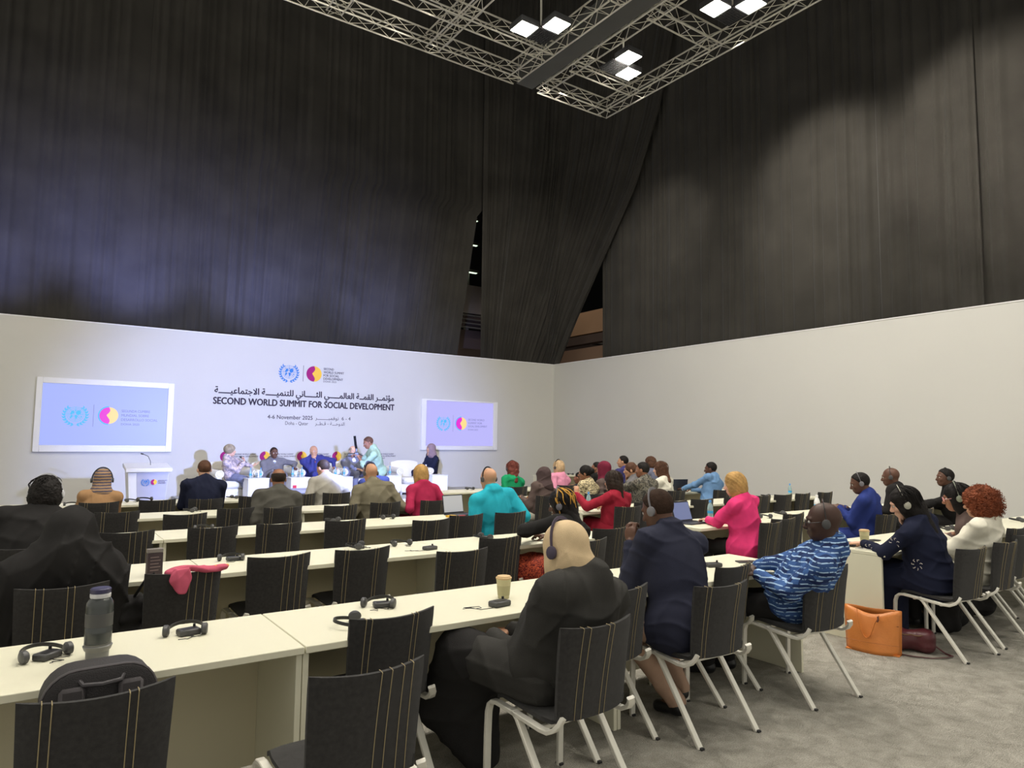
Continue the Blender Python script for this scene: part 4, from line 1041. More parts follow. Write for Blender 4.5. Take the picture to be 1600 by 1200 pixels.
        if lapel is not None:
            c = MB(); pts = []
            for q in range(15): t_ = math.radians(-250 + 320 * q / 14); pts.append(tuple(N + U * .018 + TR * .072 * math.cos(t_) + TF * (.066 * math.sin(t_) * -1) - U * .012 * math.sin(t_)))
            c.sweep(pts, rect(.018, .034)); c.obj('jacket_collar', top, o)
    # --- lower garment
    if bottom is not None:
        g = SDF(); g.ell(H + U * .0, (.165 * big, .145, .13), Ax, .05)
        if skirt:
            for (hj, kn, an, ff) in lg: g.cap(hj, kn, .095, .085, .10); g.cap(kn, an + U * .0, .085, .10 if skirt == 2 else .08, .10)
            g.cap((lg[0][0] + lg[1][0]) / 2, (lg[0][1] + lg[1][1]) / 2, .10, .085, .1); g.cap((lg[0][1] + lg[1][1]) / 2, (lg[0][2] + lg[1][2]) / 2, .08, .09, .1)
        else:
            for (hj, kn, an, ff) in lg: g.cap(hj, kn, .088 * big, .066, .03); g.cap(kn, an + U * .0, .064, .050, .02)
        link('skirt' if skirt else 'trousers', to_mesh('lower', [g.build(h * 1.15, wr=.008, wseed=seed + 50, wscale=9)], bottom), o)
    for (hj, kn, an, ff) in lg:
        g = SDF(); g.cap(an - U * .035 - ff * .02, an - U * .055 + ff * .13, .040, .036, .02); g.cap(an + U * .0, an - U * .03, .042, .042, .02)
        link('shoe', to_mesh('shoe', [g.build(.010 if near else .016)], shoe or M_BLACKP), o)
    # --- hair
    A3 = np.array([hR, hF, hU]); hh = {2: .0055, 1: .007, 0: .0095}[near]; hm = HM.get(hairc)
    cr = C + hU * .030 - hF * .014
    if hair == 'short':
        g = SDF(); g.ell(cr, (.081 * k, .103 * k, .096 * k), A3, .01)
        g.plane(C + hF * .062 + hU * .085, nrm(hU * .75 - hF * 1.0)); g.plane(C - hU * .055, hU + hF * -.25); g.ell(C + hF * .075 - hU * .03, (.12, .075, .075), A3, .01, op=1)
        link('hair', to_mesh('hair', [g.build(hh, wr=.002, wseed=seed)], hm), o)
    elif hair == 'fringe':    # balding: hair only round the sides and back
        g = SDF(); g.ell(cr, (.082 * k, .104 * k, .094 * k), A3, .01); g.plane(C + hU * .072, -hU + hF * .15); g.plane(C - hU * .065, hU - hF * .2); g.ell(C + hF * .11 + hU * 0, (.12, .085, .2), A3, .01, op=1)
        link('hair', to_mesh('hair', [g.build(hh, wr=.002, wseed=seed)], hm), o)
    elif hair in ('bob', 'long', 'wavy', 'curly', 'afro', 'bun', 'braids', 'mop'):
        g = SDF(); f_ = {'bob': .022, 'long': .018, 'wavy': .024, 'curly': .05, 'afro': .03, 'bun': .012, 'braids': .016, 'mop': .026}[hair]
        g.ell(cr + hU * .004, (.076 + f_, .097 + f_ * .8, .090 + f_ * .7), A3, .03)
        if hair in ('bob', 'wavy', 'long', 'braids'):
            g.ell(C - hU * .045 - hF * .03, (.086 + f_ * .6, .080 + f_ * .5, .115), A3, .04)
            for sd in (-1, 1): g.ell(C + hR * sd * .07 - hU * .06 + hF * .005, (.028, .05, .09), A3, .03)
        if hair in ('long', 'wavy', 'braids'):
            e_ = N - TU * (.12 if hair == 'long' else .07) - TF * .085; g.cap(C - hF * .055 - hU * .06, e_, .076, .045, .05)
        if hair in ('curly', 'mop'): g.ell(C - hU * .035 - hF * .035, (.10 + f_ * .6, .085 + f_ * .6, .11), A3, .04)
        if hair == 'bun': g.ell(C - hF * .115 + hU * .03, (.045, .04, .045), A3, .02)
        g.ell(C + hF * .115 - hU * .045, (.062, .09, .098), A3, .02, op=1)
        if hair in ('bun', 'afro'): g.plane(C - hU * .07, hU - hF * .2)
        link('hair', to_mesh('hair', [g.build(hh, wr={'curly': .02, 'mop': .010, 'afro': .006, 'wavy': .009}.get(hair, .005), wseed=seed, wscale=.40 if hair in ('curly', 'mop', 'afro') else .6)], hm), o)
        if hair in ('curly', 'braids', 'mop', 'wavy', 'long') and near:
            rs = np.random.RandomState(seed); m = MB(); m2 = MB()
            nst = {'curly': 520, 'braids': 46, 'mop': 50, 'wavy': 70, 'bob': 80, 'long': 80}[hair] if near == 2 or hair in ('curly', 'braids') else 30
            for q in range(nst):
                if hair == 'curly':
                    d_ = nrm(rs.randn(3)); 
                    if d_ @ hF > .35: continue
                    c0 = C - hF * .025 + hU * .0 + (hR * (d_ @ hR) * .122 + hF * (d_ @ hF) * .13 + hU * (d_ @ hU) * .135) * rs.uniform(.93, 1.08)
                    ax1 = nrm(np.cross(d_, rs.randn(3))); ax2 = np.cross(d_, ax1); rr_ = .006 + rs.rand() * .006
                    m.tube([tuple(c0 + d_ * (.004 * w) + ax1 * rr_ * math.cos(w * 1.1) + ax2 * rr_ * math.sin(w * 1.1)) for w in range(9)], .0024, 3)
                else:
                    t_ = math.radians(rs.uniform(75, 285)); th = rs.uniform(.1, 1.0); d_ = hR * math.sin(t_ + PI / 2) * 0 + (hF * math.cos(t_) + hR * math.sin(t_))
                    p0 = cr + hU * .098 * math.cos(th * .9) * 1.02 + d_ * .11 * math.sin(th * .9); ln = {'bob': .20, 'wavy': .32, 'long': .36, 'braids': .34, 'mop': .12}[hair]
                    pts = []; wob = rs.rand() * 6
                    for w in range(9):
                        f2 = w / 8; rad = .088 + f_ + .008 + .012 * math.sin(f2 * PI); an_ = th * .9 + f2 * ln / .13 * .62
                        if an_ < PI / 2: P_ = cr + hU * (.094 + f_ * .75) * math.cos(an_) + d_ * rad * math.sin(an_) * (1 if abs(d_ @ hF) > .5 else .93)
                        else: P_ = cr - hU * (an_ - PI / 2) * .115 + d_ * rad * (1 if abs(d_ @ hF) > .5 else .93)
                        amp = .007 if hair != 'bob' else .003
                        P_ = P_ + np.cross(d_, hU) * amp * math.sin(wob + w * 1.1)
                        pts.append(tuple(P_))
                    (m2 if (hair == 'braids' and rs.rand() < .45) else m).tube(pts, .0065 if hair == 'braids' else .0035, 5, .0035 if hair == 'braids' else .0015)
            if m.v: m.obj('hair_strands', hm, o)
            if m2.v: m2.obj('gold_braids', HM['gold'], o)
    elif hair == 'hijab':
        g = SDF(); g.ell(cr + hU * .002 - hF * .005, (.096, .117, .108), A3, .03); g.ell(C - hU * .05 - hF * .005, (.090, .100, .10), A3, .05)
        g.cap(C - hU * .08 - hF * .02, N + TU * .02, .090, .078 if scarf == 'tuck' else .10, .05)
        g.ell(C + hF * .125 - hU * .01, (.058, .07, .088), A3, .015, op=1)
        if scarf == 'tuck': g.cap(C - hU * .09 + hF * .03 - hR * .03, N + TF * .10 - TU * .10 - TR * .10, .055, .035, .05)
        if scarf != 'tuck': g.ell(N - TU * .02 + TF * .01, (.150, .112, .06), Ax, .06)
        if scarf == 'drape': g.cap(N - TF * .1, N - TF * .15 - TU * .25, .07, .05, .05)
        link('headscarf', to_mesh('headscarf', [g.build(hh * 1.1, wr=.007, wseed=seed, wscale=9)], hijabm), o)
    # --- glasses, headset
    if glasses:
        m = MB()
        for sd in (-1, 1):
            c0 = C + hR * sd * .033 + hF * .106 + hU * .006; m.tube([tuple(c0 + hR * .023 * math.cos(w * PI / 8) + hU * .018 * math.sin(w * PI / 8)) for w in range(17)], .0022, 5)
            m.tube([tuple(c0 + hR * sd * .023 + hU * .004), tuple(C + hR * sd * .084 + hF * .09 + hU * .008), tuple(C + hR * sd * .088 - hF * .01 + hU * .006)], .002, 5)
        m.tube([tuple(C + hR * -.012 + hF * .108 + hU * .008), tuple(C + hR * .012 + hF * .108 + hU * .008)], .002, 5); m.obj('glasses', glasses if glasses is not True else M_BLACKP, o)
    if headset:
        ex = {'hijab': .026, 'curly': .03, 'bob': .02, 'wavy': .02, 'long': .018, 'braids': .02, 'mop': .022}.get(hair, .008)
        hsm = headset if headset is not True else M_BLACKP
        m = MB(); m.sweep([tuple(cr - hF * .0 + hR * (.086 + ex) * math.cos(w * PI / 16) + hU * ((.100 + ex) * math.sin(w * PI / 16) - .03 * (1 - math.sin(w * PI / 16)))) for w in range(17)], rect(.016, .005), up=tuple(hF))
        hd = m.obj('headset_band', hsm, o)
        for sd in (-1, 1):
            m = MB(); c0 = C + hR * sd * (.090 + ex) - hF * .012 - hU * .006
            P_ = [tuple(c0 - hR * sd * .012), tuple(c0 - hR * sd * .006), tuple(c0 + hR * sd * .008), tuple(c0 + hR * sd * .012)]
            m.sweep(P_, lambda t: [((.026 if .2 < t < .8 else .019) * math.cos(q * PI / 7), (.030 if .2 < t < .8 else .022) * math.sin(q * PI / 7)) for q in range(14)]); m.obj('ear_cup', M_GREYP if hsm is M_BLACKP else hsm, hd)
    if extra: extra(o, dict(H=H, N=N, C=C, TU=TU, TF=TF, TR=TR, hF=hF, hR=hR, hU=hU, F=F, R=R, U=U, arm=arm, lg=lg, Ax=Ax, base=base, SH=SH, h=h, L=L))
    return o

# ---- cloths
C_BLACK = cloth('black', (38, 37, 37)); C_SOFTBLACK = cloth('soft_black', (56, 55, 53)); C_NAVY = cloth('navy', (44, 46, 62)); C_DNAVY = cloth('dark_navy', (30, 34, 54))
C_ROYAL = cloth('royal_blue', (44, 58, 122)); C_TEAL = cloth('teal', (42, 168, 188)); C_PINK = cloth('hot_pink', (226, 62, 122)); C_CRIM = cloth('crimson', (168, 42, 78)); C_RED = cloth('red', (150, 36, 54))
C_TAN = cloth('tan', (164, 128, 92)); C_GREYS = cloth('charcoal_grey', (82, 80, 74)); C_PALEG = cloth('pale_grey', (164, 160, 150)); C_OLIVE = cloth('olive_grey', (118, 112, 94)); C_GREEN = cloth('green', (30, 148, 98))
C_BROWN = cloth('brown', (92, 78, 74)); C_PINKL = cloth('light_pink', (226, 150, 178)); C_WHITE = cloth('white_blouse', (226, 222, 206)); C_BEIGE = cloth('beige', (206, 182, 146)); C_SHIRT = cloth('shirt_white', (228, 228, 228))
C_BLUEJ = cloth('light_blue', (108, 144, 186)); C_SAGE = cloth('sage', (150, 176, 150)); C_MAROON = cloth('maroon', (110, 36, 56)); C_MIDG = cloth('mid_grey', (112, 110, 112)); C_MAUVE = cloth('mauve', (138, 118, 124)); C_BEIGET = cloth('beige_trouser', (176, 146, 126))
C_GREYB = cloth('grey_blue', (118, 122, 144)); C_INDIGO = cloth('indigo', (62, 60, 110)); C_WBLUE = cloth('bright_navy', (58, 62, 120))
C_ANIMAL = ramp_mat('cloth_animal_print', 'wave', [(0, rgb(60, 50, 44)), (.42, rgb(70, 58, 50)), (.5, rgb(222, 206, 160)), (1, rgb(226, 210, 168))], 14, dist=9)
C_CAMO = ramp_mat('cloth_camouflage', 'noise', [(0, rgb(40, 40, 40)), (.45, rgb(64, 62, 58)), (.52, rgb(128, 124, 112)), (.6, rgb(72, 66, 60))], 12, dist=2)
C_MOTTLE = ramp_mat('cloth_mottled', 'noise', [(0, rgb(96, 94, 112)), (.45, rgb(150, 140, 150)), (.55, rgb(214, 196, 186)), (.7, rgb(140, 134, 150))], 16, dist=1)
C_REDPR = ramp_mat('cloth_red_print', 'noise', [(0, rgb(50, 14, 18)), (.44, rgb(110, 22, 26)), (.52, rgb(236, 110, 70)), (.58, rgb(100, 20, 24))], 26, dist=2)
def stripe_mat():
    m = mat('cloth_blue_pattern', (0.1, 0.1, 0.3), .8, spec=.15); nt = m.node_tree; b = nt.nodes['Principled BSDF']; L = nt.links.new
    tc = nt.nodes.new('ShaderNodeTexCoord'); sp = nt.nodes.new('ShaderNodeSeparateXYZ'); L(tc.outputs['Object'], sp.inputs[0])
    ad = nt.nodes.new('ShaderNodeMath'); ad.operation = 'ADD'; L(sp.outputs['X'], ad.inputs[0]); L(sp.outputs['Y'], ad.inputs[1])
    nz = nt.nodes.new('ShaderNodeTexNoise'); nz.inputs['Scale'].default_value = 5; L(tc.outputs['Object'], nz.inputs['Vector'])
    ml = nt.nodes.new('ShaderNodeMath'); ml.operation = 'MULTIPLY_ADD'; ml.inputs[1].default_value = .06; L(nz.outputs['Fac'], ml.inputs[0]); L(sp.outputs['Z'], ml.inputs[2])
    cb = nt.nodes.new('ShaderNodeCombineXYZ'); L(ad.outputs[0], cb.inputs[0]); L(ml.outputs[0], cb.inputs[1])
    br = nt.nodes.new('ShaderNodeTexBrick'); br.inputs['Scale'].default_value = 1; br.inputs['Brick Width'].default_value = .05; br.inputs['Row Height'].default_value = .027; br.inputs['Mortar Size'].default_value = 0
    br.inputs['Color1'].default_value = (*rgb(28, 38, 78), 1); br.inputs['Color2'].default_value = (*rgb(66, 100, 158), 1); L(cb.outputs[0], br.inputs['Vector'])
    dv = nt.nodes.new('ShaderNodeMath'); dv.operation = 'DIVIDE'; dv.inputs[1].default_value = .027; L(ml.outputs[0], dv.inputs[0])
    fr = nt.nodes.new('ShaderNodeMath'); fr.operation = 'FRACT'; L(dv.outputs[0], fr.inputs[0])
    lt = nt.nodes.new('ShaderNodeMath'); lt.operation = 'LESS_THAN'; lt.inputs[1].default_value = .27; L(fr.outputs[0], lt.inputs[0])
    n2 = nt.nodes.new('ShaderNodeTexNoise'); n2.inputs['Scale'].default_value = 34; L(tc.outputs['Object'], n2.inputs['Vector'])
    gt = nt.nodes.new('ShaderNodeMapRange'); gt.inputs['From Min'].default_value = .42; gt.inputs['From Max'].default_value = .50; L(n2.outputs['Fac'], gt.inputs['Value'])
    mm = nt.nodes.new('ShaderNodeMath'); mm.operation = 'MULTIPLY'; L(lt.outputs[0], mm.inputs[0]); L(gt.outputs[0], mm.inputs[1])
    mx = nt.nodes.new('ShaderNodeMix'); mx.data_type = 'RGBA'; L(mm.outputs[0], mx.inputs['Factor']); L(br.outputs['Color'], mx.inputs['A']); mx.inputs['B'].default_value = (*rgb(168, 198, 230), 1)
    L(mx.outputs['Result'], b.inputs['Base Color']); return m
C_BLUEP = stripe_mat()
RA, RB, RC, RD, RE = (ROWV[k] for k in 'ABCDE')
def up3(u, v, z): return (u, v, z)
def lanyard(col, k=1):
    def f(o, q):
        m = MB(); N, TR, TF, TU = q['N'], q['TR'], q['TF'], q['TU']; pts = []
        for i in range(11): t = math.radians(-20 + 220 * i / 10); pts.append(tuple(N + U3 * (.022 + .004 * k) + TR * .078 * math.cos(t) - TF * .074 * math.sin(t)))
        m.sweep(pts, rect(.004, .016)); m.obj('lanyard', col, o)
    return f
U3 = np.array([0, 0, 1.])
M_LANY = mat('lanyard_blue', rgb(40, 140, 200), .6)
# ---- nearest figures
def hij_extra(o, q):
    # the long black skirt of the crossed legs and the open coat tails
    H, F, R, TU, TF, TR = q['H'], q['F'], q['R'], q['TU'], q['TF'], q['TR']
    g = SDF()
    for (hj, kn, an, ff) in q['lg']: g.cap(hj + U3 * .01, hj + (kn - hj) * .62, .118, .105, .08)
    g.ell(H + U3 * .0, (.21, .19, .13), q['Ax'], .08)
    link('coat_tails', to_mesh('coat_tails', [g.build(.010, wr=.010, wseed=5, wscale=9)], C_SOFTBLACK), o)
person('woman in a black jacket and beige headscarf with a headset, sitting at the bottom centre', (2.05, 2.62), (2.11, 2.59, 1.212), 14, 2, 16, -4, 'tan', C_SOFTBLACK, C_BLACK, 'hijab', None, ('lap', 'lap'), 2, 1.30, True, hijabm=C_BEIGE, skirt=2,
       edge=RA, extra=hij_extra, feet=[(1.74, 3.14, .30), (1.90, 2.98, .10)], knees=[(1.76, 2.96, .60), (1.88, 2.96, .50)], headset=mat('headset_purple_grey', rgb(70, 62, 80), .5), scarf='tuck', hs=1.02, lapel=1, snap=False, noff=(.055, -.03, 0))
def clasp(C): pass
person('man in a navy suit, hands clasped at his mouth, wearing a headset, nearest row', (3.17, 2.80), (3.22, 3.04, 1.312), -2, 14, 22, 0, 'dark', C_NAVY, C_BEIGET, 'short', 'crop',
       (((3.085, 3.14, .99), (.10, .10, .9), (.9, .3, .1), 1.0, (-.25, .1, -1)), ((3.17, 3.17, .99), (-.12, .08, .9), (-.9, .3, .1), 1.0, (.25, .5, -1))), 2, 1.02, collar=C_SHIRT, edge=RA,
       feet=[(3.22, 2.90, .09), (3.42, 3.05, .10)], knees=[(2.95, 3.08, .52), (3.24, 3.14, .52)], lapel=1, headset=mat('headset_silver', rgb(120, 118, 122), .35), long_top=.25, snap=False)
person('man in a blue patterned shirt with glasses and headset, at the aisle end, nearest row', (4.22, 2.84), (4.18, 2.53, 1.238), 20, 14, 6, 0, 'deep', C_BLUEP, C_BLACK, 'bald', None,
       (((3.99, 2.90, .755), (-.7, .6, .1), (.2, .2, -1), .5, (-.2, -.5, -1)), ((4.12, 3.0, .77), (-.7, .5, -.1), (0, .2, -1), .5, (.7, -.3, -1))), 2, 1.0, edge=RA, glasses=True, long_top=False, hs=1.03,
       feet=[(3.95, 3.28, .10), (4.15, 3.26, .10)], snap=False)
def emb_extra(o, q):
    SH, arm = q['SH'], q['arm']
    S_, E_, W_ = arm[0][:3]
    d = nrm(E_ - S_); n1 = nrm(np.cross(d, U3)); 
    for c0, n_ in ((S_ + (E_ - S_) * .45, nrm(-q['TR'] * .9 + q['TF'] * .1)), (E_ + (W_ - E_) * .55, nrm(-q['TR'])), (q['H'] + q['TU'] * .18 - q['TR'] * .17, nrm(-q['TR']))):
        a1 = nrm(np.cross(n_, U3)); a2 = np.cross(a1, n_); c1 = c0 + n_ * .062; m = MB()
        for k in range(7):
            t = k * 2 * PI / 7; p = c1 + a1 * .022 * math.cos(t) + a2 * .026 * math.sin(t)
            m.tube([tuple(p), tuple(p + (a1 * math.cos(t) + a2 * math.sin(t)) * .014 + a1 * .004), tuple(p + (a1 * math.cos(t + .5) + a2 * math.sin(t + .5)) * .02)], .0022, 4)
        m.obj('embroidery', mat('embroidery_thread', rgb(214, 206, 196), .6), o)
person('dark-haired woman in a navy embroidered dress writing, chin on her hand, right block', (6.03, 2.70), (5.90, 2.86, 1.258), 4, 24, 24, 6, 'light', C_DNAVY, C_DNAVY, 'long', 'black',
       (((5.86, 3.19, .78), (-.2, .9, -.05), (0, 0, -1), .3, (-.6, -.1, -1)), 'chin'), 2, 1.0, True, skirt=True, edge=RA, headset=mat('headset_pale', rgb(176, 174, 160), .35), long_top=True,
       feet=[(5.92, 3.02, .1), (6.06, 3.05, .1)], knees=[(5.92, 3.04, .53), (6.10, 3.04, .53)], extra=emb_extra, snap=False)
person('woman with curly red-brown hair in a white blouse, right block', (6.70, 2.72), (6.74, 2.64, 1.235), 2, 14, 6, 0, 'tan', C_WHITE, C_BLACK, 'curly', 'red', ('desk', 'desk'), 2, 1.0, True, edge=RA, headset=False, long_top=.3, extra=lanyard(M_LANY), snap=False)
person('woman with pink-framed glasses and a headset, mostly hidden behind the curly red hair', (7.25, 2.75), (6.98, 2.92, 1.258), 6, 22, 14, 0, 'brown', C_BROWN, C_BLACK, 'long', 'black', ('desk', 'desk'), 1, 1.0, True, edge=RA, glasses=mat('pink_rims', rgb(214, 150, 150), .4), headset=mat('headset_green_grey', rgb(140, 148, 130), .4), snap=False)
def veil(o, q):
    C, N, H, TU, TF, TR, SH = (q[k] for k in ('C', 'N', 'H', 'TU', 'TF', 'TR', 'SH'))
    g = SDF(); g.ell(C + U3 * .02, (.094, .114, .112), None, .03); g.cap(C - U3 * .05, N + TU * .0, .098, .125, .08)
    for (S_, E_, W_, *_r) in q['arm']: g.cap(N - TU * .01, S_ - TU * .02, .11, .10, .08); g.cap(S_, E_, .10, .105, .08); g.cap(E_, E_ + (W_ - E_) * .7, .10, .07, .06)
    g.cap(C - TF * .02, H + TU * .1 + TF * .07, .095, .20, .10); g.ell(H + TU * .18 + TF * .06, (.26, .15, .28), q['Ax'], .10); g.ell(C + q['hF'] * .13, (.06, .07, .085), None, .015, op=1)
    for sd in (-1, 1): g.cap(SH[0 if sd < 0 else 1] - TU * .1, H + TR * sd * .22 - U3 * .22 + TF * .06, .10, .10, .10)
    link('black_veil', to_mesh('veil', [g.build(.011, wr=.020, wseed=11, wscale=9)], C_BLACK), o)
person('woman wrapped in a long black veil, seen from behind at the left', (.20, 4.62), (.22, 4.64, 1.193), 0, -18, 12, 0, 'brown', C_BLACK, C_BLACK, 'none', None, ('desk', 'desk'), 1, 1.05, True, edge=RB, headset=False, skirt=2, extra=veil)
person('man in dark clothes with bushy black hair and white headphones, far left', (.05, 6.16), (.14, 6.42, 1.295), -6, -10, 6, 0, 'dark', C_BLACK, C_BLACK, 'mop', 'black', ('desk', 'desk'), 1, 1.16, edge=RC, headset=mat('headset_white', rgb(200, 200, 205), .4), extra=lanyard(M_LANY))
person('woman with gold-streaked braids in black, leaning her arm on the table', (3.66, 4.47), (3.73, 4.62, 1.20), 10, 24, 16, 6, 'dark', C_BLACK, C_REDPR, 'braids', 'black', (((3.64, 4.95, .81), (.9, .3, 0), (0, 0, -1), .4, (-1, .2, -.1)), 'desk'), 2, 1.0, True, edge=RB,
       headset=mat('headset_grey', rgb(110, 108, 116), .4), skirt=True)
person('blond woman in a bright pink jacket typing on a laptop', (6.12, 4.52), (6.06, 4.64, 1.305), 6, 16, 12, 0, 'light', C_PINK, C_BLACK, 'bob', 'blond', (((6.10, 5.02, .785), (.1, .9, 0), (0, 0, -1), .4, (-.7, -.2, -1)), ((6.28, 5.04, .785), (-.1, .9, 0), (0, 0, -1), .4)), 2, 1.0, True, edge=RB, headset=False, long_top=.25, lapel=1)
person('man in a royal blue suit with a headset looking at his phone, right block', (8.1, 4.36), (8.05, 4.40, 1.285), 14, 18, 20, 0, 'dark', C_ROYAL, C_ROYAL, 'short', 'black', (((8.03, 4.64, .86), (-.2, .9, .1), (.7, .1, -.7), .7), ((8.12, 4.64, .86), (-.3, .9, .1), (-.7, .1, -.7), .7)), 1, 1.04, edge=RB, collar=C_SHIRT, lapel=1, headset=mat('headset_silver', (1, 1, 1)))
person('bald man in a dark suit looking down, behind the dark-haired woman', (9.15, 4.45), (9.24, 4.64, 1.32), 8, 12, 10, 0, 'dark', C_BLACK, C_BLACK, 'bald', None, ('desk', 'desk'), 1, 1.02, edge=RB, collar=C_SAGE, lapel=1)
person('heavy-set man in black with a headset, sitting by the right wall', (10.6, 4.38), (10.43, 4.5, 1.30), 20, 26, 2, 0, 'dark', C_BLACK, C_BLACK, 'short', 'black', ('desk2', 'desk2'), 1, 1.12, edge=RB, lapel=1)
person('bald man in a teal shirt with a headset, middle of the third row', (4.30, 6.50), (4.25, 6.56, 1.31), 0, 8, 12, 0, 'tan', C_TEAL, C_BLACK, 'bald', None, ('desk', 'desk'), 1, 1.10, edge=RC, long_top=True)
person('woman in a dark red dress with long dark hair at the aisle', (6.02, 6.42), (6.03, 6.45, 1.245), 10, 4, 10, 0, 'tan', C_RED, C_RED, 'long', 'dark', (((5.78, 6.86, .95), (.3, .2, .8), (.2, .8, 0), .8, (-.8, .1, -1)), 'desk'), 1, 1.0, True, edge=RC, headset=False, skirt=True, extra=lanyard(mat('lanyard_white', rgb(220, 190, 190), .6)))
# ---- fourth row
person('balding man in a charcoal grey suit, fourth row', (2.42, 8.20), (2.44, 8.30, 1.26), 0, -8, 14, 0, 'brown', C_GREYS, C_GREYS, 'fringe', 'dark', ('desk', 'desk'), 1, 1.06, edge=RD, headset=False, lapel=1)
person('man with shaved head in an olive-grey suit and headset, fourth row', (3.72, 8.22), (3.61, 8.34, 1.31), 4, 6, 12, 0, 'tan', C_OLIVE, C_OLIVE, 'bald', None, ('desk', 'desk'), 1, 1.06, edge=RD, lapel=1)
person('woman with blond wavy hair in a crimson jacket, fourth row', (4.38, 8.22), (4.31, 8.32, 1.275), 4, 4, 12, 0, 'light', C_CRIM, C_CRIM, 'bob', 'blond', ('desk', 'desk'), 1, 1.0, True, edge=RD, headset=False, lapel=1)
person('woman in a brown headscarf and brown top at the aisle', (6.12, 8.12), (6.20, 8.10, 1.23), 2, 10, 4, 0, 'tan', C_BROWN, C_WHITE, 'hijab', None, ('desk', 'desk'), 1, 1.0, True, edge=RD, hijabm=cloth('dark_brown', (78, 64, 64)), headset=False)
person('woman in an animal print top with black hair tied back', (7.12, 8.20), (7.11, 8.22, 1.248), 14, 24, 6, 0, 'brown', C_ANIMAL, C_BLACK, 'bun', 'black', ('desk', 'desk'), 1, 1.0, True, edge=RD, headset=False)
person('woman in a dark red headscarf turned to the left', (7.68, 8.25), (7.56, 8.3, 1.30), 8, 26, 4, 0, 'brown', C_BROWN, C_BLACK, 'hijab', None, ('desk', 'desk'), 1, 1.0, True, edge=RD, hijabm=C_MAROON, headset=False)
person('person with dark curly updo in a grey jacket', (8.25, 8.2), (8.16, 8.30, 1.28), 16, 30, 6, 0, 'tan', C_MIDG, C_BLACK, 'bun', 'brown', ('desk', 'chin'), 1, 1.0, True, edge=RD, headset=False)
person('black-haired man in a grey camouflage jacket', (7.70, 7.6), (7.72, 7.60, 1.318), 8, 14, 4, 0, 'brown', C_CAMO, C_BLUEJ, 'short', 'black', ('desk', 'desk'), 1, 1.02, edge=RD, headset=False)
person('woman with long wavy dark hair in a white jacket', (8.95, 7.98), (8.60, 8.06, 1.295), 16, 20, 6, 0, 'light', C_WHITE, C_WHITE, 'wavy', 'brown', ('desk', 'desk'), 1, 1.0, True, edge=RD, headset=False)
person('bearded man in a light blue jacket, right fourth row', (9.85, 7.88), (9.77, 7.98, 1.29), 10, 16, 8, 0, 'dark', C_BLUEJ, C_BLACK, 'short', 'black', ('desk', 'desk'), 1, 1.0, edge=RD, headset=False, collar=C_SHIRT, lapel=1,
       extra=lambda o, q: link('beard', to_mesh('beard', [SDF().ell(q['C'] - q['hU'] * .075 + q['hF'] * .04, (.058, .052, .045), np.array([q['hR'], q['hF'], q['hU']]), .01).build(.007, wr=.003)], HM['black']), o))
# ---- stage-side row
person('woman in a tan jacket with a patterned headscarf, far left of the stage-side row', (.76, 9.84), (.78, 9.95, 1.20), 0, -8, 10, 0, 'brown', C_TAN, C_TAN, 'hijab', None, ('desk', 'desk'), 1, 1.0, True, edge=RE, hijabm=ramp_mat('cloth_striped_scarf', 'wave', [(0, rgb(70, 66, 90)), (.4, rgb(74, 70, 96)), (.55, rgb(170, 140, 100)), (1, rgb(150, 120, 90))], 9, dist=1), headset=True)
person('man with cropped brown hair in a dark navy suit, stage-side row', (1.92, 9.82), (1.94, 9.92, 1.318), 0, 2, 8, 0, 'light', C_DNAVY, C_DNAVY, 'short', 'brown', ('desk', 'desk'), 1, 1.06, edge=RE, headset=False, lapel=1)
person('dark-haired man in a pale grey suit, stage-side row', (3.62, 9.92), (3.60, 10.05, 1.31), 4, 20, 18, 0, 'tan', C_PALEG, C_PALEG, 'short', 'dark', ('desk', 'desk'), 1, 1.06, edge=RE, headset=False, lapel=1, collar=C_BLUEJ)
person('dark-haired man in a charcoal suit, mostly hidden by the olive suit', (4.5, 10.1), (4.42, 10.25, 1.27), 14, 10, 20, 0, 'tan', C_DNAVY, C_DNAVY, 'short', 'black', ('desk', 'desk'), 0, 1.04, edge=RE, headset=True, snap=False)
person('woman with long auburn hair in a green top', (7.0, 10.08), (7.04, 10.1, 1.25), 2, -8, 6, 0, 'light', C_GREEN, C_BLACK, 'wavy', 'auburn', ('desk', 'desk'), 1, 1.0, True, edge=RE, headset=True)
person('woman with sandy blond hair in a light pink top', (8.0, 10.0), (8.05, 10.06, 1.264), 4, 8, 6, 0, 'light', C_PINKL, C_BLACK, 'bob', 'sand', ('desk', 'desk'), 1, 1.0, True, edge=RE, headset=True)
person('small dark-haired person in navy behind the table bottle', (8.60, 10.12, .44), (8.62, 10.15, 1.04), 6, 14, 8, 0, 'brown', C_DNAVY, C_BLACK, 'short', 'black', ('desk', 'desk'), 0, .85, edge=RE, headset=False, snap=False)
person('dark-haired person partly hidden by the dark red headscarf', (8.9, 10.02), (8.93, 10.0, 1.24), 8, 26, 2, 0, 'brown', C_BLACK, C_BLACK, 'short', 'black', ('desk', 'desk'), 0, 1.0, edge=RE, headset=False)
person('dark-haired man in deep blue behind the curly updo', (9.62, 10.0), (9.62, 10.0, 1.36), 10, 26, 0, 0, 'tan', C_INDIGO, C_BLACK, 'short', 'black', ('desk', 'desk'), 0, 1.02, edge=RE, headset=False)
person('person with short grey-brown hair at the back right', (10.38, 10.0), (10.38, 10.0, 1.33), 10, 20, 0, 0, 'light', C_GREYB, C_BLACK, 'mop', 'brown', ('desk', 'desk'), 0, 1.0, edge=RE, headset=False)
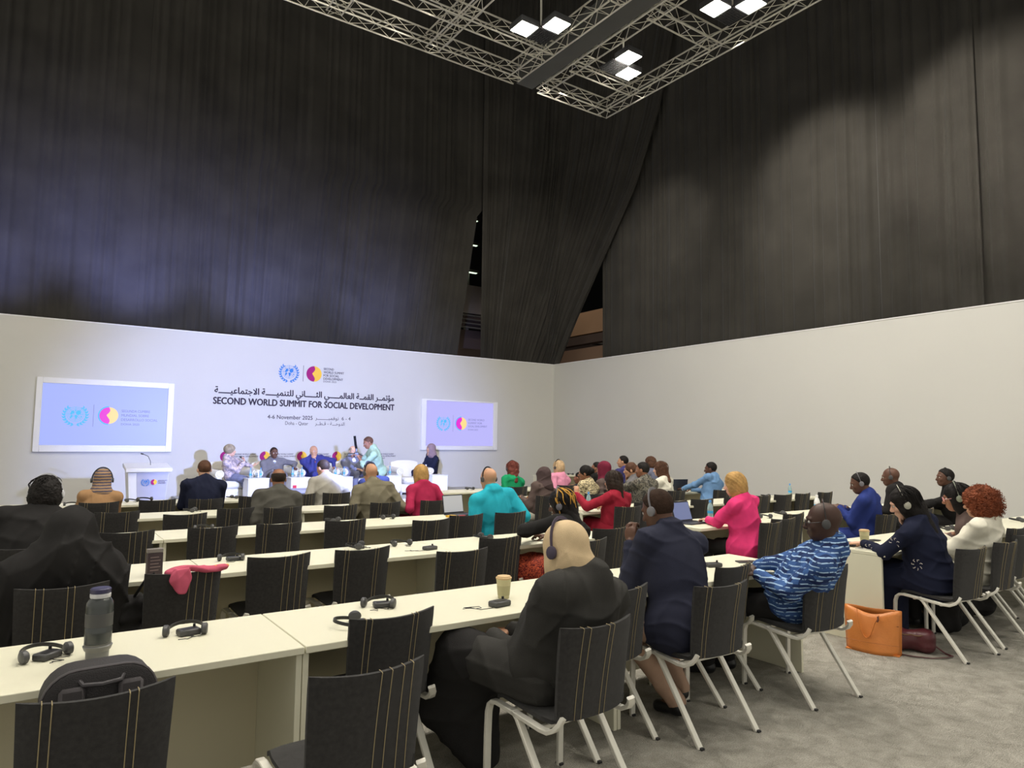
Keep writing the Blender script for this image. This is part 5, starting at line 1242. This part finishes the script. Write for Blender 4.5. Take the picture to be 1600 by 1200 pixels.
# ---- the panel on the stage, facing the hall
def mic(o, q):
    W_ = q['arm'][1][2]; m = MB(); d = nrm(q['C'] + q['hF'] * .12 - q['hU'] * .06 - W_); m.tube([tuple(W_ - d * .02 + q['F'] * .03), tuple(W_ + d * .13 + q['F'] * .03)], .012, 8, .014); m.ball(tuple(W_ + d * .15 + q['F'] * .03), .024); m.obj('hand_microphone', M_BLACKP, o)
person('woman with grey-blond hair in a patterned top speaking into a microphone on stage', (3.62, 15.70, .52), (3.55, 15.62, 1.475), -112, 12, 2, 0, 'light', C_MOTTLE, C_GREYB, 'afro', 'grey', (((4.0, 15.50, 1.03), (.8, -.3, .3), (0, 0, 1), .3), ((3.83, 15.52, 1.12), (-.1, 0, .9), (-.9, 0, 0), 1.2)), 1, 1.0, True, headset=False, z0=SZ, extra=mic,
       feet=[(3.98, 15.12, SZ + .1), (3.85, 15.05, SZ + .1)])
def tie(c, m2=None):
    def f(o, q):
        N, TU, TF, TR = q['N'], q['TU'], q['TF'], q['TR']; s = SDF(); s.ell(N - TU * .15 + TF * .095, (.062, .045, .17), q['Ax'], .01); link('shirt_front', to_mesh('shirt_front', [s.build(.012)], C_SHIRT), o)
        p = [tuple(N - TU * t + TF * (.098 + .14 * min(t, .12))) for t in (.01, .05, .12, .22, .32)]
        if c is not None: MB().sweep([tuple(np.array(x) + TF * .03) for x in p], lambda t: rect(.016 + .034 * t, .008), up=tuple(TF)).obj('necktie', c, o)
    return f
person('man in a dark grey suit and pale striped tie, second on the stage', (4.50, 15.74, .52), (4.47, 15.60, 1.43), 180, 0, 4, 0, 'dark', C_MIDG, C_MIDG, 'short', 'crop', ('arm_rest', 'lap'), 1, 1.04, headset=False, z0=SZ, extra=tie(cloth('pale_tie', (150, 170, 186))), collar=C_SHIRT)
person('bald man in a bright navy suit holding his chin, middle of the stage', (5.42, 15.74, .52), (5.36, 15.60, 1.475), 180, 6, 4, 0, 'tan', C_WBLUE, C_WBLUE, 'bald', None, ('arm_rest', 'chin'), 1, 1.06, headset=False, z0=SZ, extra=tie(cloth('rust_tie', (170, 90, 66))), collar=C_SHIRT)
person('grey-haired man in a grey-blue suit on stage, half hidden by the photographer', (6.40, 15.74, .52), (6.30, 15.60, 1.475), 180, 4, 4, 0, 'light', C_GREYB, C_GREYB, 'fringe', 'grey', ('arm_rest', 'lap'), 1, 1.04, headset=False, z0=SZ, extra=tie(None), collar=C_SHIRT)
person('woman in a mauve headscarf and dark blue jacket, side-on at the stage right', (8.52, 15.86, .54), (8.44, 15.74, 1.53), 94, 0, 2, 0, 'tan', C_DNAVY, C_DNAVY, 'hijab', None, ('lap', 'chin'), 1, 1.0, True, hijabm=C_MAUVE, headset=False, z0=SZ,
       extra=lambda o, q: (MB().box(-.04, .04, -.006, .006, -.05, .05, .002).obj('name_badge', M_WHITE, o, tuple(q['H'] + q['TF'] * .17 + q['TU'] * .16 - q['TR'] * .05)), None)[1])
def camera_rig(o, q):
    pass
person('photographer in a pale green vest standing and filming with a camera', (6.28, 14.0, .90), (5.95, 13.9, 1.68), 70, 8, 26, 0, 'brown', C_SAGE, C_OLIVE, 'short', 'brown', (((5.72, 13.92, 1.29), (-.8, .3, .1), (.2, -.3, -.9), .9, (0, -.3, -1)), ((5.78, 14.1, 1.30), (-.8, .2, .1), (.2, -.3, -.9), .9, (0, .4, -1))), 1, 1.04, headset=False, stand=True, sleeves=.3)
ck = thing('camera', 'black camera with a raised flash held by the photographer', 'camera', (5.72, 13.98, 1.30), math.radians(70))
cb_ = MB().box(-.08, .08, -.05, .04, -.05, .06, .01).obj('camera_body', M_BLACKP, ck); MB().sweep([(0, .04, 0), (0, .17, 0)], [(.04 * math.cos(k * PI / 8), .04 * math.sin(k * PI / 8)) for k in range(16)]).obj('lens', M_GREYP, ck)
MB().box(-.02, .02, -.02, .02, .06, .14, .006).obj('flash_foot', M_BLACKP, ck); MB().sweep([(0, .0, .13), (0, .02, .22), (0, .045, .40)], rect(.05, .04)).obj('flash_head', mat('matte_black', (.012, .012, .012), .95, spec=.05), ck)

# ------------------------------------------------------------------ things on the tables and the floor
T0 = TH + .0006
def wavy(p, q, n, amp, rs, z):
    out = []
    for i in range(n + 1):
        t = i / n; e = math.sin(PI * t)
        out.append((p[0] + (q[0] - p[0]) * t + amp * e * math.sin(t * 9 + rs.rand() * 2), p[1] + (q[1] - p[1]) * t + amp * e * math.cos(t * 11 + rs.rand() * 2), z))
    return out
HN = 0
def headset_set(label, u, v, rot=0, receiver=True, z=T0, cable=True, lying=True):
    """interpretation headset: band, two ear cups, cable; beside it a pocket receiver as a thing of its own"""
    global HN; HN += 1; rs = np.random.RandomState(HN)
    o = thing('headset', label, 'headset', (u, v, z), math.radians(rot), 'interpretation headsets left on the tables')
    m = MB(); pts = []
    for i in range(19):
        t = math.radians(-8 + 196 * i / 18); pts.append((.078 * math.cos(t), .095 * math.sin(t), .016 + .016 * math.sin(t)))
    m.sweep(pts, rect(.006, .015), up=(0, 0, 1)); m.obj('headband', M_BLACKP, o)
    for sd in (-1, 1):
        m = MB(); c = (.076 * sd, -.018, .024)
        m.sweep([(c[0] - .012 * sd, c[1], c[2]), (c[0] - .006 * sd, c[1], c[2]), (c[0] + .010 * sd, c[1], c[2]), (c[0] + .014 * sd, c[1], c[2])], lambda t: [((.030 if .2 < t < .8 else .021) * math.cos(q * PI / 7), (.024 if .2 < t < .8 else .018) * math.sin(q * PI / 7)) for q in range(14)])
        m.obj('ear_cup', M_GREYP, o)
    if cable: MB().tube(wavy((.07, -.03), (-.02, -.10), 14, .03, rs, .004), .0018, 5).obj('cable', M_BLACKP, o)
    if receiver:
        a = math.radians(rot); ru, rv = u + math.cos(a) * .0 + math.sin(a) * .0, v
        r = thing('receiver', 'black pocket receiver beside the ' + ' '.join(label.split()[1:9]), 'receiver', (u + .01, v - .012, z + (.0)), math.radians(rot + 25), 'black pocket receivers')
        MB().box(-.045, .045, -.03, .03, 0, .026, .005).obj('receiver_body', M_GREYP, r); MB().box(-.03, .03, -.02, .008, .0262, .0275, .001).obj('display', M_BLACKP, r); MB().lathe([(.006, .0), (.006, .012)], 8, (.03, .018, .026)).obj('knob', M_BLACKP, r)
    return o
def receiver(label, u, v, rot=0):
    r = thing('receiver', label, 'receiver', (u, v, T0), math.radians(rot), 'black pocket receivers')
    MB().box(-.055, .055, -.034, .034, 0, .028, .006).obj('receiver_body', M_GREYP, r); MB().box(-.035, .03, -.022, .012, .0282, .030, .001).obj('display', M_BLACKP, r); MB().lathe([(.007, .0), (.007, .012)], 8, (.04, .02, .028)).obj('knob', M_BLACKP, r)
    rs = np.random.RandomState(int(u * 100) % 97); MB().tube(wavy((-.05, .0), (-.2, .06), 16, .05, rs, .003), .0016, 5).obj('cable', M_BLACKP, r)
headset_set('headset with its grey receiver at the far left of the nearest table', .10, 3.33, 20)
headset_set('headset with receiver right of the shaker bottle on the nearest table', .62, 3.40, -15)
headset_set('headset behind the pushed-in chair in the middle of the nearest table', 1.55, 3.42, -40)
headset_set('headset half hidden by the back of the pushed-in chair, nearest table', 1.30, 3.14, 80, receiver=False)
receiver('grey receiver with a cable in front of the coffee cup', 2.09, 3.10, 8)
receiver('black receiver right of the navy suit man on the nearest table', 4.02, 3.27, -20)
headset_set('headset behind the red-haired woman, right block nearest row', 7.9, 3.40, 10, receiver=False)
headset_set('headset at the right picture edge on the nearest right table', 9.55, 3.34, 30, receiver=False)
headset_set('headset with receiver second from left in the second row', 1.24, 5.27, -20)
headset_set('headset with its receiver above the fourth chair, second row', 2.22, 5.34, 60)
headset_set('headset with ear cups upright in the middle of the second row', 2.58, 5.30, 10, receiver=False)
receiver('receiver with a curling cable at the near edge of the second row', 2.68, 4.98, 10)
headset_set('headset lying folded above the paired chairs, second row', 3.38, 5.28, 90)
for (l, u, v, r) in [('on the third row behind the pink scarf chair', 1.42, 7.18, 0), ('in the middle of the third row left', 2.70, 7.15, 50), ('on the third row below the olive suit man', 3.32, 7.18, 20), ('on the fourth row below the dark navy man', 1.64, 8.98, 70),
                     ('on the fourth row left of the crimson jacket', 4.02, 8.92, 10), ('on the stage-side row left of the tan jacket', .50, 10.5, 0), ('on the stage-side row right of the tan jacket', 1.2, 10.75, 30), ('on the stage-side row in front of the woman speaker', 2.50, 10.7, 100),
                     ('at the aisle end of the right stage-side row', 6.6, 10.8, 15), ('on the second right row behind the pink jacket', 7.2, 5.1, -10), ('second on the second right row beside the pink jacket', 7.7, 5.2, 40),
                     ('on the third right row above the empty chairs', 9.3, 7.1, 0), ('on the third right row by the two empty chairs', 10.1, 7.1, 25), ('on the fourth right row behind the open laptop', 10.5, 8.85, 0), ('on the third right row behind the navy man', 7.3, 7.1, 60)]:
    headset_set('headset ' + l, u, v, r, receiver=False)
h_ = headset_set('headset on the lone white desk in the far corner', 12.1, 14.6, 0, receiver=False)
headset_set('headset hung over the corner of the chair in front of the lectern', 1.24, 9.83, 10, receiver=False, z=.822, cable=False)

def cup(label, u, v):
    o = thing('paper_cup', label, 'cup', (u, v, T0), 0, 'paper coffee cups')
    MB().lathe([(.030, 0), (.031, .002), (.042, .108)], 24).obj('cup_body', mat('cup_paper', rgb(196, 190, 150), .6), o)
    MB().lathe([(.0435, .105), (.0445, .108), (.044, .114), (.038, .116), (.037, .121), (.020, .1215)], 24).obj('lid', mat('cup_lid', rgb(206, 176, 132), .5), o)
    MB().lathe([(.0335, .018), (.0385, .075)], 24).obj('sleeve', mat('cup_sleeve', rgb(176, 170, 132), .7), o)
cup('paper coffee cup with a tan lid beside the beige headscarf woman', 2.21, 3.24)
cup('paper coffee cup behind the laptop on the right block table', 6.14, 3.33)
def shaker():
    o = thing('shaker_bottle', 'dark translucent shaker bottle with a dark cap on the nearest table', 'bottle', (.27, 3.22, T0))
    dk = mat('smoky_plastic', (.045, .05, .05), .22, spec=.5)
    MB().lathe([(.036, 0), (.040, .004), (.041, .03), (.046, .034), (.052, .05), (.046, .054), (.048, .06)], 28).obj('base_cup', mat('smoky_base', (.16, .16, .155), .35), o)
    MB().lathe([(.047, .061), (.048, .10), (.0485, .10), (.0485, .108), (.048, .109), (.048, .2), (.046, .215), (.038, .228), (.034, .232)], 28).obj('bottle_body', dk, o)
    MB().lathe([(.035, .233), (.037, .236), (.037, .248), (.035, .250)], 28).obj('neck_ring', mat('shaker_white', rgb(200, 200, 206), .4), o)
    MB().lathe([(.036, .251), (.037, .254), (.037, .266), (.033, .270), (.010, .271)], 28).obj('cap', mat('cap_dark_blue', rgb(56, 54, 84), .4), o)
    MB().lathe([(.0486, .125), (.0488, .175)], 28).obj('wrap_band', M_GREYP, o)
shaker()
# brochure stand box
o = thing('card_box', 'dark narrow card box standing on the second row behind the pink scarf chair', 'box', (.70, 4.95, T0), math.radians(8))
MB().box(-.045, .045, -.02, .02, 0, .14, .002).obj('box_body', mat('dark_brown_card', rgb(62, 50, 54), .6), o); MB().box(-.045, .045, -.021, .021, .141, .165, .002).obj('box_top', mat('grey_card', rgb(128, 122, 118), .6), o)
for k in range(5): MB().box(-.03, .02 + .01 * (k % 2), -.0215, -.0203, .03 + k * .02, .036 + k * .02).obj('printed_line', mat('card_print', rgb(120, 104, 104), .7), o)
def phone(label, u, v, rot):
    o = thing('phone', label, 'phone', (u, v, T0), math.radians(rot)); MB().box(-.036, .036, -.075, .075, 0, .009, .003).obj('phone_body', M_GREYP, o); MB().box(-.033, .033, -.071, .071, .0091, .0096).obj('screen_glass', M_BLACKP, o)
phone('dark phone lying at the aisle end of the nearest table', 4.38, 3.26, 62)
phone('dark phone near the far edge of the nearest table beside the navy suit', 2.75, 3.2, 70)
phone('phone on the fourth row table beside the brown headscarf woman', 6.35, 8.85, 40)
phone('phone by the cup on the right block table', 6.36, 3.38, 80)
phone('dark phone in front of the woman in the red dress', 6.2, 6.98, 75)
phone('phone held low by the man in the royal blue suit', 8.06, 4.92, 10)
def laptop(label, u, v, rot, open_=105, scr=None, w=.31, shell=None):
    sh = shell or mat('laptop_shell', rgb(58, 60, 68), .4, metal=.3)
    o = thing('laptop', label, 'laptop', (u, v, T0), math.radians(rot)); MB().box(-w / 2, w / 2, -.11, .11, 0, .016, .004).obj('laptop_base', sh, o)
    m = MB()
    for r_ in range(5):
        for c in range(12): x = -w / 2 + .02 + c * (w - .04) / 12; y = .075 - r_ * .02; m.box(x, x + (w - .04) / 12 * .8, y, y + .015, .0162, .0178)
    k = m.obj('keys', M_BLACKP, o, smooth=False)
    l = MB().box(-w / 2, w / 2, 0, .008, 0, .215, .003).obj('lid', sh, o, (0, .105, .016)); l.rotation_euler = (math.radians(-(open_ - 90)), 0, 0)
    s_ = MB().box(-w / 2 + .01, w / 2 - .01, -.0012, -.0004, .014, .205).obj('screen_pane', scr or mat('laptop_glow', (.02, .02, .03), .3, emit=rgb(112, 122, 160), estr=.8), l)
laptop('open laptop with a bluish screen in front of the pink jacket woman', 6.00, 5.16, 4, 108)
laptop('open dark laptop facing away, between the white and light blue jackets', 9.75, 8.75, 165, 100)
laptop('black laptop lid standing open before the woman in the red dress', 6.6, 7.12, 178, 100)
laptop('grey laptop opened towards the blue shirt man, on the right block table corner', 5.92, 3.42, 70, 118, mat('dim_screen', (.05, .055, .06), .3), .30, mat('laptop_grey', rgb(92, 94, 98), .4, metal=.3))
laptop('open laptop at the left hand of the teal shirt man', 4.22, 7.12, 10, 100, mat('laptop_white_glow', (.3, .3, .3), .4, emit=rgb(170, 170, 176), estr=.5))
def flatpack(name, label, cat, u, v, rot, w, d, h, m_, part='cover', z=T0):
    o = thing(name, label, cat, (u, v, z), math.radians(rot)); MB().box(-w / 2, w / 2, -d / 2, d / 2, 0, h, min(.002, h * .3)).obj(part, m_, o); return o
M_PAPER = mat('paper_white', rgb(236, 234, 226), .8)
tb = flatpack('tablet', 'grey tablet with a white frame at the corner of the right block table', 'tablet', 5.86, 3.12, 10, .25, .18, .009, mat('tablet_frame', rgb(200, 198, 188), .5), 'tablet_body'); MB().box(-.11, .11, -.075, .075, .0092, .0098).obj('tablet_glass', M_GREYP, tb)
flatpack('paper_sheet', 'white paper sheet under the writing hand of the woman in the navy dress', 'paper', 6.12, 3.12, -8, .21, .28, .0015, M_PAPER, 'sheet')
flatpack('paper_sheet', 'paper sheet held at the table edge by the man in the blue patterned shirt', 'paper', 4.32, 3.06, 30, .21, .29, .0015, M_PAPER, 'sheet')
flatpack('paper_sheet', 'white sheet before the olive suit man, fourth row', 'paper', 3.45, 8.62, 5, .21, .29, .0015, M_PAPER, 'sheet')
flatpack('snack_packet', 'yellow packet on the third row left of the teal shirt man', 'packet', 4.02, 6.98, 20, .11, .07, .02, mat('packet_yellow', rgb(216, 170, 50), .5), 'wrapper')
flatpack('snack_packet', 'small red packet beside the yellow packet, third row', 'packet', 4.14, 6.93, -10, .07, .05, .02, mat('packet_red', rgb(180, 60, 70), .5), 'wrapper')
flatpack('notebook', 'brown notebook on the fourth row behind the teal shirt man', 'notebook', 6.9, 8.95, 15, .16, .22, .02, mat('notebook_tan', rgb(196, 158, 100), .7), 'cover')
flatpack('notebook', 'black notebook before the blond pink jacket woman', 'notebook', 6.5, 5.3, 10, .15, .21, .018, M_BLACKP, 'cover')
bottle('water bottle with a blue cap beside the pink jacket woman', 6.62, 5.42, T0, 1.12)
bottle('water bottle on the third right row left of the red dress woman', 6.22, 7.12, T0, 1.1)
bottle('large white bottle standing at the end of the second right row', 8.62, 5.30, T0, 1.25, cap=M_WHITE, body=M_WHITE)
for k, (u, v, l) in enumerate([(8.05, 8.85, 'behind the grey jacket person'), (10.75, 7.1, 'at the wall end of the third right row')]): bottle('small water bottle ' + l, u, v, T0, 1.0)

# scarf and packet over a chair back
def scarf():
    o = thing('scarf', 'crumpled pink scarf hanging over the top of a chair back', 'scarf', (.84, 4.475, .772))
    g = SDF(); rs = np.random.RandomState(5)
    for k in range(7):
        x = -.11 + .045 * k; z = .055 + .012 * math.sin(k); g.ell((x, .02 - .004 * k, z + .006 * k * .4), (.035, .03, .014), None, .02)
    g.ell((-.07, -.04, .02), (.055, .014, .05), None, .02); g.ell((-.06, -.05, -.02), (.03, .012, .04), None, .02); g.ell((-.10, .06, .04), (.04, .03, .012), None, .02)
    link('scarf_cloth', to_mesh('scarf', [g.build(.005, wr=.006, wseed=3, wscale=9)], cloth('scarf_pink', (200, 92, 116))), o)
    p = thing('snack_packet', 'orange packet tucked on the chair back beside the pink scarf', 'packet', (1.0, 4.475, .832), math.radians(8)); MB().box(-.045, .04, -.012, .012, 0, .018, .006).obj('wrapper', mat('packet_orange', rgb(224, 160, 40), .5), p)
scarf()
# dark shoulder bag hanging at the left of that chair
def soft_bag(name, label, cat, loc, size, m_, rot=0, seed=1, wr=.006, strap=None, parts=()):
    o = thing(name, label, cat, loc, math.radians(rot)); g = SDF(); a, b, c = size
    for sx in (-1, 1):
        for sy_ in (-1, 1):
            for sz in (0, 1): g.ell((sx * a * .34, sy_ * b * .18, c * (.27 + .48 * sz)), (a * .19, b * .32, c * .25), None, a * .22)
    g.ell((0, 0, c * .5), (a * .40, b * .40, c * .44), None, .04)
    link('bag_body', to_mesh('bag', [g.build(.010, wr=wr, wseed=seed, wscale=.7)], m_), o)
    return o
sb = soft_bag('shoulder_bag', 'black shaggy bag slung at the left of the pink scarf chair', 'bag', (.54, 4.66, .34), (.16, .2, .36), C_BLACK, 0, 3, .014)
MB().tube([(.02, -.02, .34), (.06, -.10, .44), (.10, -.16, .49), (.11, -.12, .46)], .008, 6).obj('strap', M_BLACKP, sb)

def backpack():
    o = thing('backpack', 'black backpack standing on the bottom-left chair, top handle up', 'backpack', (.245, 2.80, .452), math.radians(2))
    bm_ = mat('backpack_nylon', (.035, .032, .034), .6, spec=.3, bump=.4, bscale=300)
    def rr(w, h, r, n=6):
        P = []
        for cx, cz, a0 in ((w / 2 - r, h - r, 0), (-w / 2 + r, h - r, 90), (-w / 2 + .05, .05, 180), (w / 2 - .05, .05, 270)):
            R_ = r if cz > .1 else .05
            for k in range(n + 1): t = math.radians(a0 + 90 * k / n); P.append((cx + R_ * math.cos(t), cz + R_ * math.sin(t)))
        return P
    m = MB(); outer = rr(.335, .385, .10); layers = [(-.075, .93), (-.07, .985), (-.05, 1.0), (.05, 1.0), (.07, .985), (.075, .93)]
    v = []
    for y, k in layers: v += [(p[0] * k, y, .19 + (p[1] - .19) * k) for p in outer]
    n = len(outer); f = [tuple(range(n)), tuple(range((len(layers) - 1) * n, len(layers) * n))[::-1]]
    for i in range(len(layers) - 1):
        for j in range(n): f.append((i * n + j, i * n + (j + 1) % n, (i + 1) * n + (j + 1) % n, (i + 1) * n + j))
    m.add(v, f).obj('pack_body', bm_, o)
    z_ = MB(); z_.tube([(p[0] * 1.005, -.062, p[1] * 1.003) for p in outer[:14]], .005, 6); z_.obj('zip_piping', mat('zip_grey', (.10, .09, .095), .5), o)
    for sd, w in ((-1, .075), (1, .075)):
        s_ = MB().box(-w / 2, w / 2, -.022, 0, .02, .33, .018); s_.obj('shoulder_strap', mat('strap_mesh', (.075, .068, .072), .8, bump=.6, bscale=500), o, (sd * .085, -.075, .01))
    MB().tube([(-.07, -.06, .362), (-.055, -.085, .342), (0, -.095, .339), (.055, -.085, .342), (.07, -.06, .362)], .008, 8).obj('top_handle', mat('handle_grey', (.06, .055, .06), .6), o)
backpack()

def tote():
    """soft open-topped leather tote: front and back sheets, gusset, flat strap"""
    m_ = mat('orange_leather', rgb(206, 126, 60), .42, spec=.45, var=.10, vscale=5, bump=.12, bscale=90)
    a = math.atan2(2.78 - 3.15, 5.64 - 5.53)
    o = thing('tote_bag', 'orange-tan leather tote bag standing on the carpet by the right block table', 'bag', (5.53, 2.955, 0), a)
    W_, Hh = .40, .335; n, k = 16, 10
    def sheet(y0, side, dip):
        P = []
        for i in range(k + 1):
            t = i / k; row = []
            for j in range(n + 1):
                s_ = j / n - .5; w = W_ * (.96 + .06 * t); z = t * (Hh - dip * (math.cos(s_ * PI) ** 2)) ; b = side * (.065 * (1 - t) ** .6 + .02 * math.cos(s_ * PI) * (1 + .4 * math.sin(t * 5 + s_ * 7)) + .012)
                row.append((s_ * w, y0 + b * math.cos(s_ * PI) ** .35 if abs(s_) < .499 else y0 + b * .0, z))
            P.append(row)
        return P
    b = MB().grid(sheet(0, -1, .045)); b.grid(sheet(0, 1, .012)); me = b.mesh('tote_body', m_, fix=False)
    t = link('tote_body', me, o); md = t.modifiers.new('leather', 'SOLIDIFY'); md.thickness = .004
    MB().box(-.19, .19, -.06, .06, 0.001, .008, .002).obj('base_panel', m_, o)
    MB().box(-.185, .185, -.03, .045, .22, .222).obj('inside_shadow_lining', mat('tote_lining_shadow', rgb(96, 48, 36), .8), o)  # flat sheet inside the bag, its dark colour painting the shadow over the lining
    s_ = MB(); pts = [(-.10, -.045, .315)] + [(-.10 + .145 * q / 10, -.088 - .004 * math.sin(q), .315 - .20 * math.sin(PI * q / 10) ** .75) for q in range(1, 10)] + [(.055, -.045, .285)]
    s_.sweep(pts, rect(.004, .016), up=(0, -1, 0)); s_.obj('strap', m_, o)
    MB().tube([(.052, -.075, .285), (.058, -.092, .262), (.050, -.094, .248)], .006, 6).obj('knot', mat('knot_brown', rgb(84, 46, 30), .6), o)
    MB().tube([(-.195 + .39 * q / 10, -.075 - .02 * math.sin(PI * q / 10), .085) for q in range(11)], .0012, 4).obj('seam', mat('seam_brown', rgb(150, 84, 40), .6), o)
tote()
def purse():
    m_ = mat('burgundy_leather', rgb(84, 36, 42), .35, spec=.5, bump=.12, bscale=60)
    o = soft_bag('handbag', 'dark burgundy leather handbag lying behind the orange tote', 'bag', (5.80, 2.80, 0), (.30, .15, .17), m_, -60, 2, .002)
    MB().tube([(-.10 + .2 * q / 8, -.066, .135 + .004 * math.sin(q * 2)) for q in range(9)], .004, 6).obj('zip', mat('zip_brass', rgb(120, 96, 70), .4, metal=.6), o)
    s_ = MB(); rs = np.random.RandomState(2)
    s_.sweep([(-.12, 0, .13), (-.17, -.04, .07), (-.2, -.09, .012), (-.14, -.16, .008), (0, -.2, .008), (.12, -.19, .008), (.22, -.13, .010), (.27, -.06, .009), (.23, -.0, .008), (.16, .0, .06), (.12, 0, .12)], rect(.006, .016)); s_.obj('strap', m_, o)
purse()
db = soft_bag('backpack', 'dark bag lying on the floor under the chairs of the right block', 'bag', (6.75, 2.95, 0), (.42, .3, .3), C_BLACK, 10, 6, .01)
sb2 = soft_bag('backpack', 'dark bag on the floor beneath the table beside the curly-haired woman', 'bag', (7.4, 3.05, 0), (.5, .3, .28), C_BLACK, -10, 8, .01)
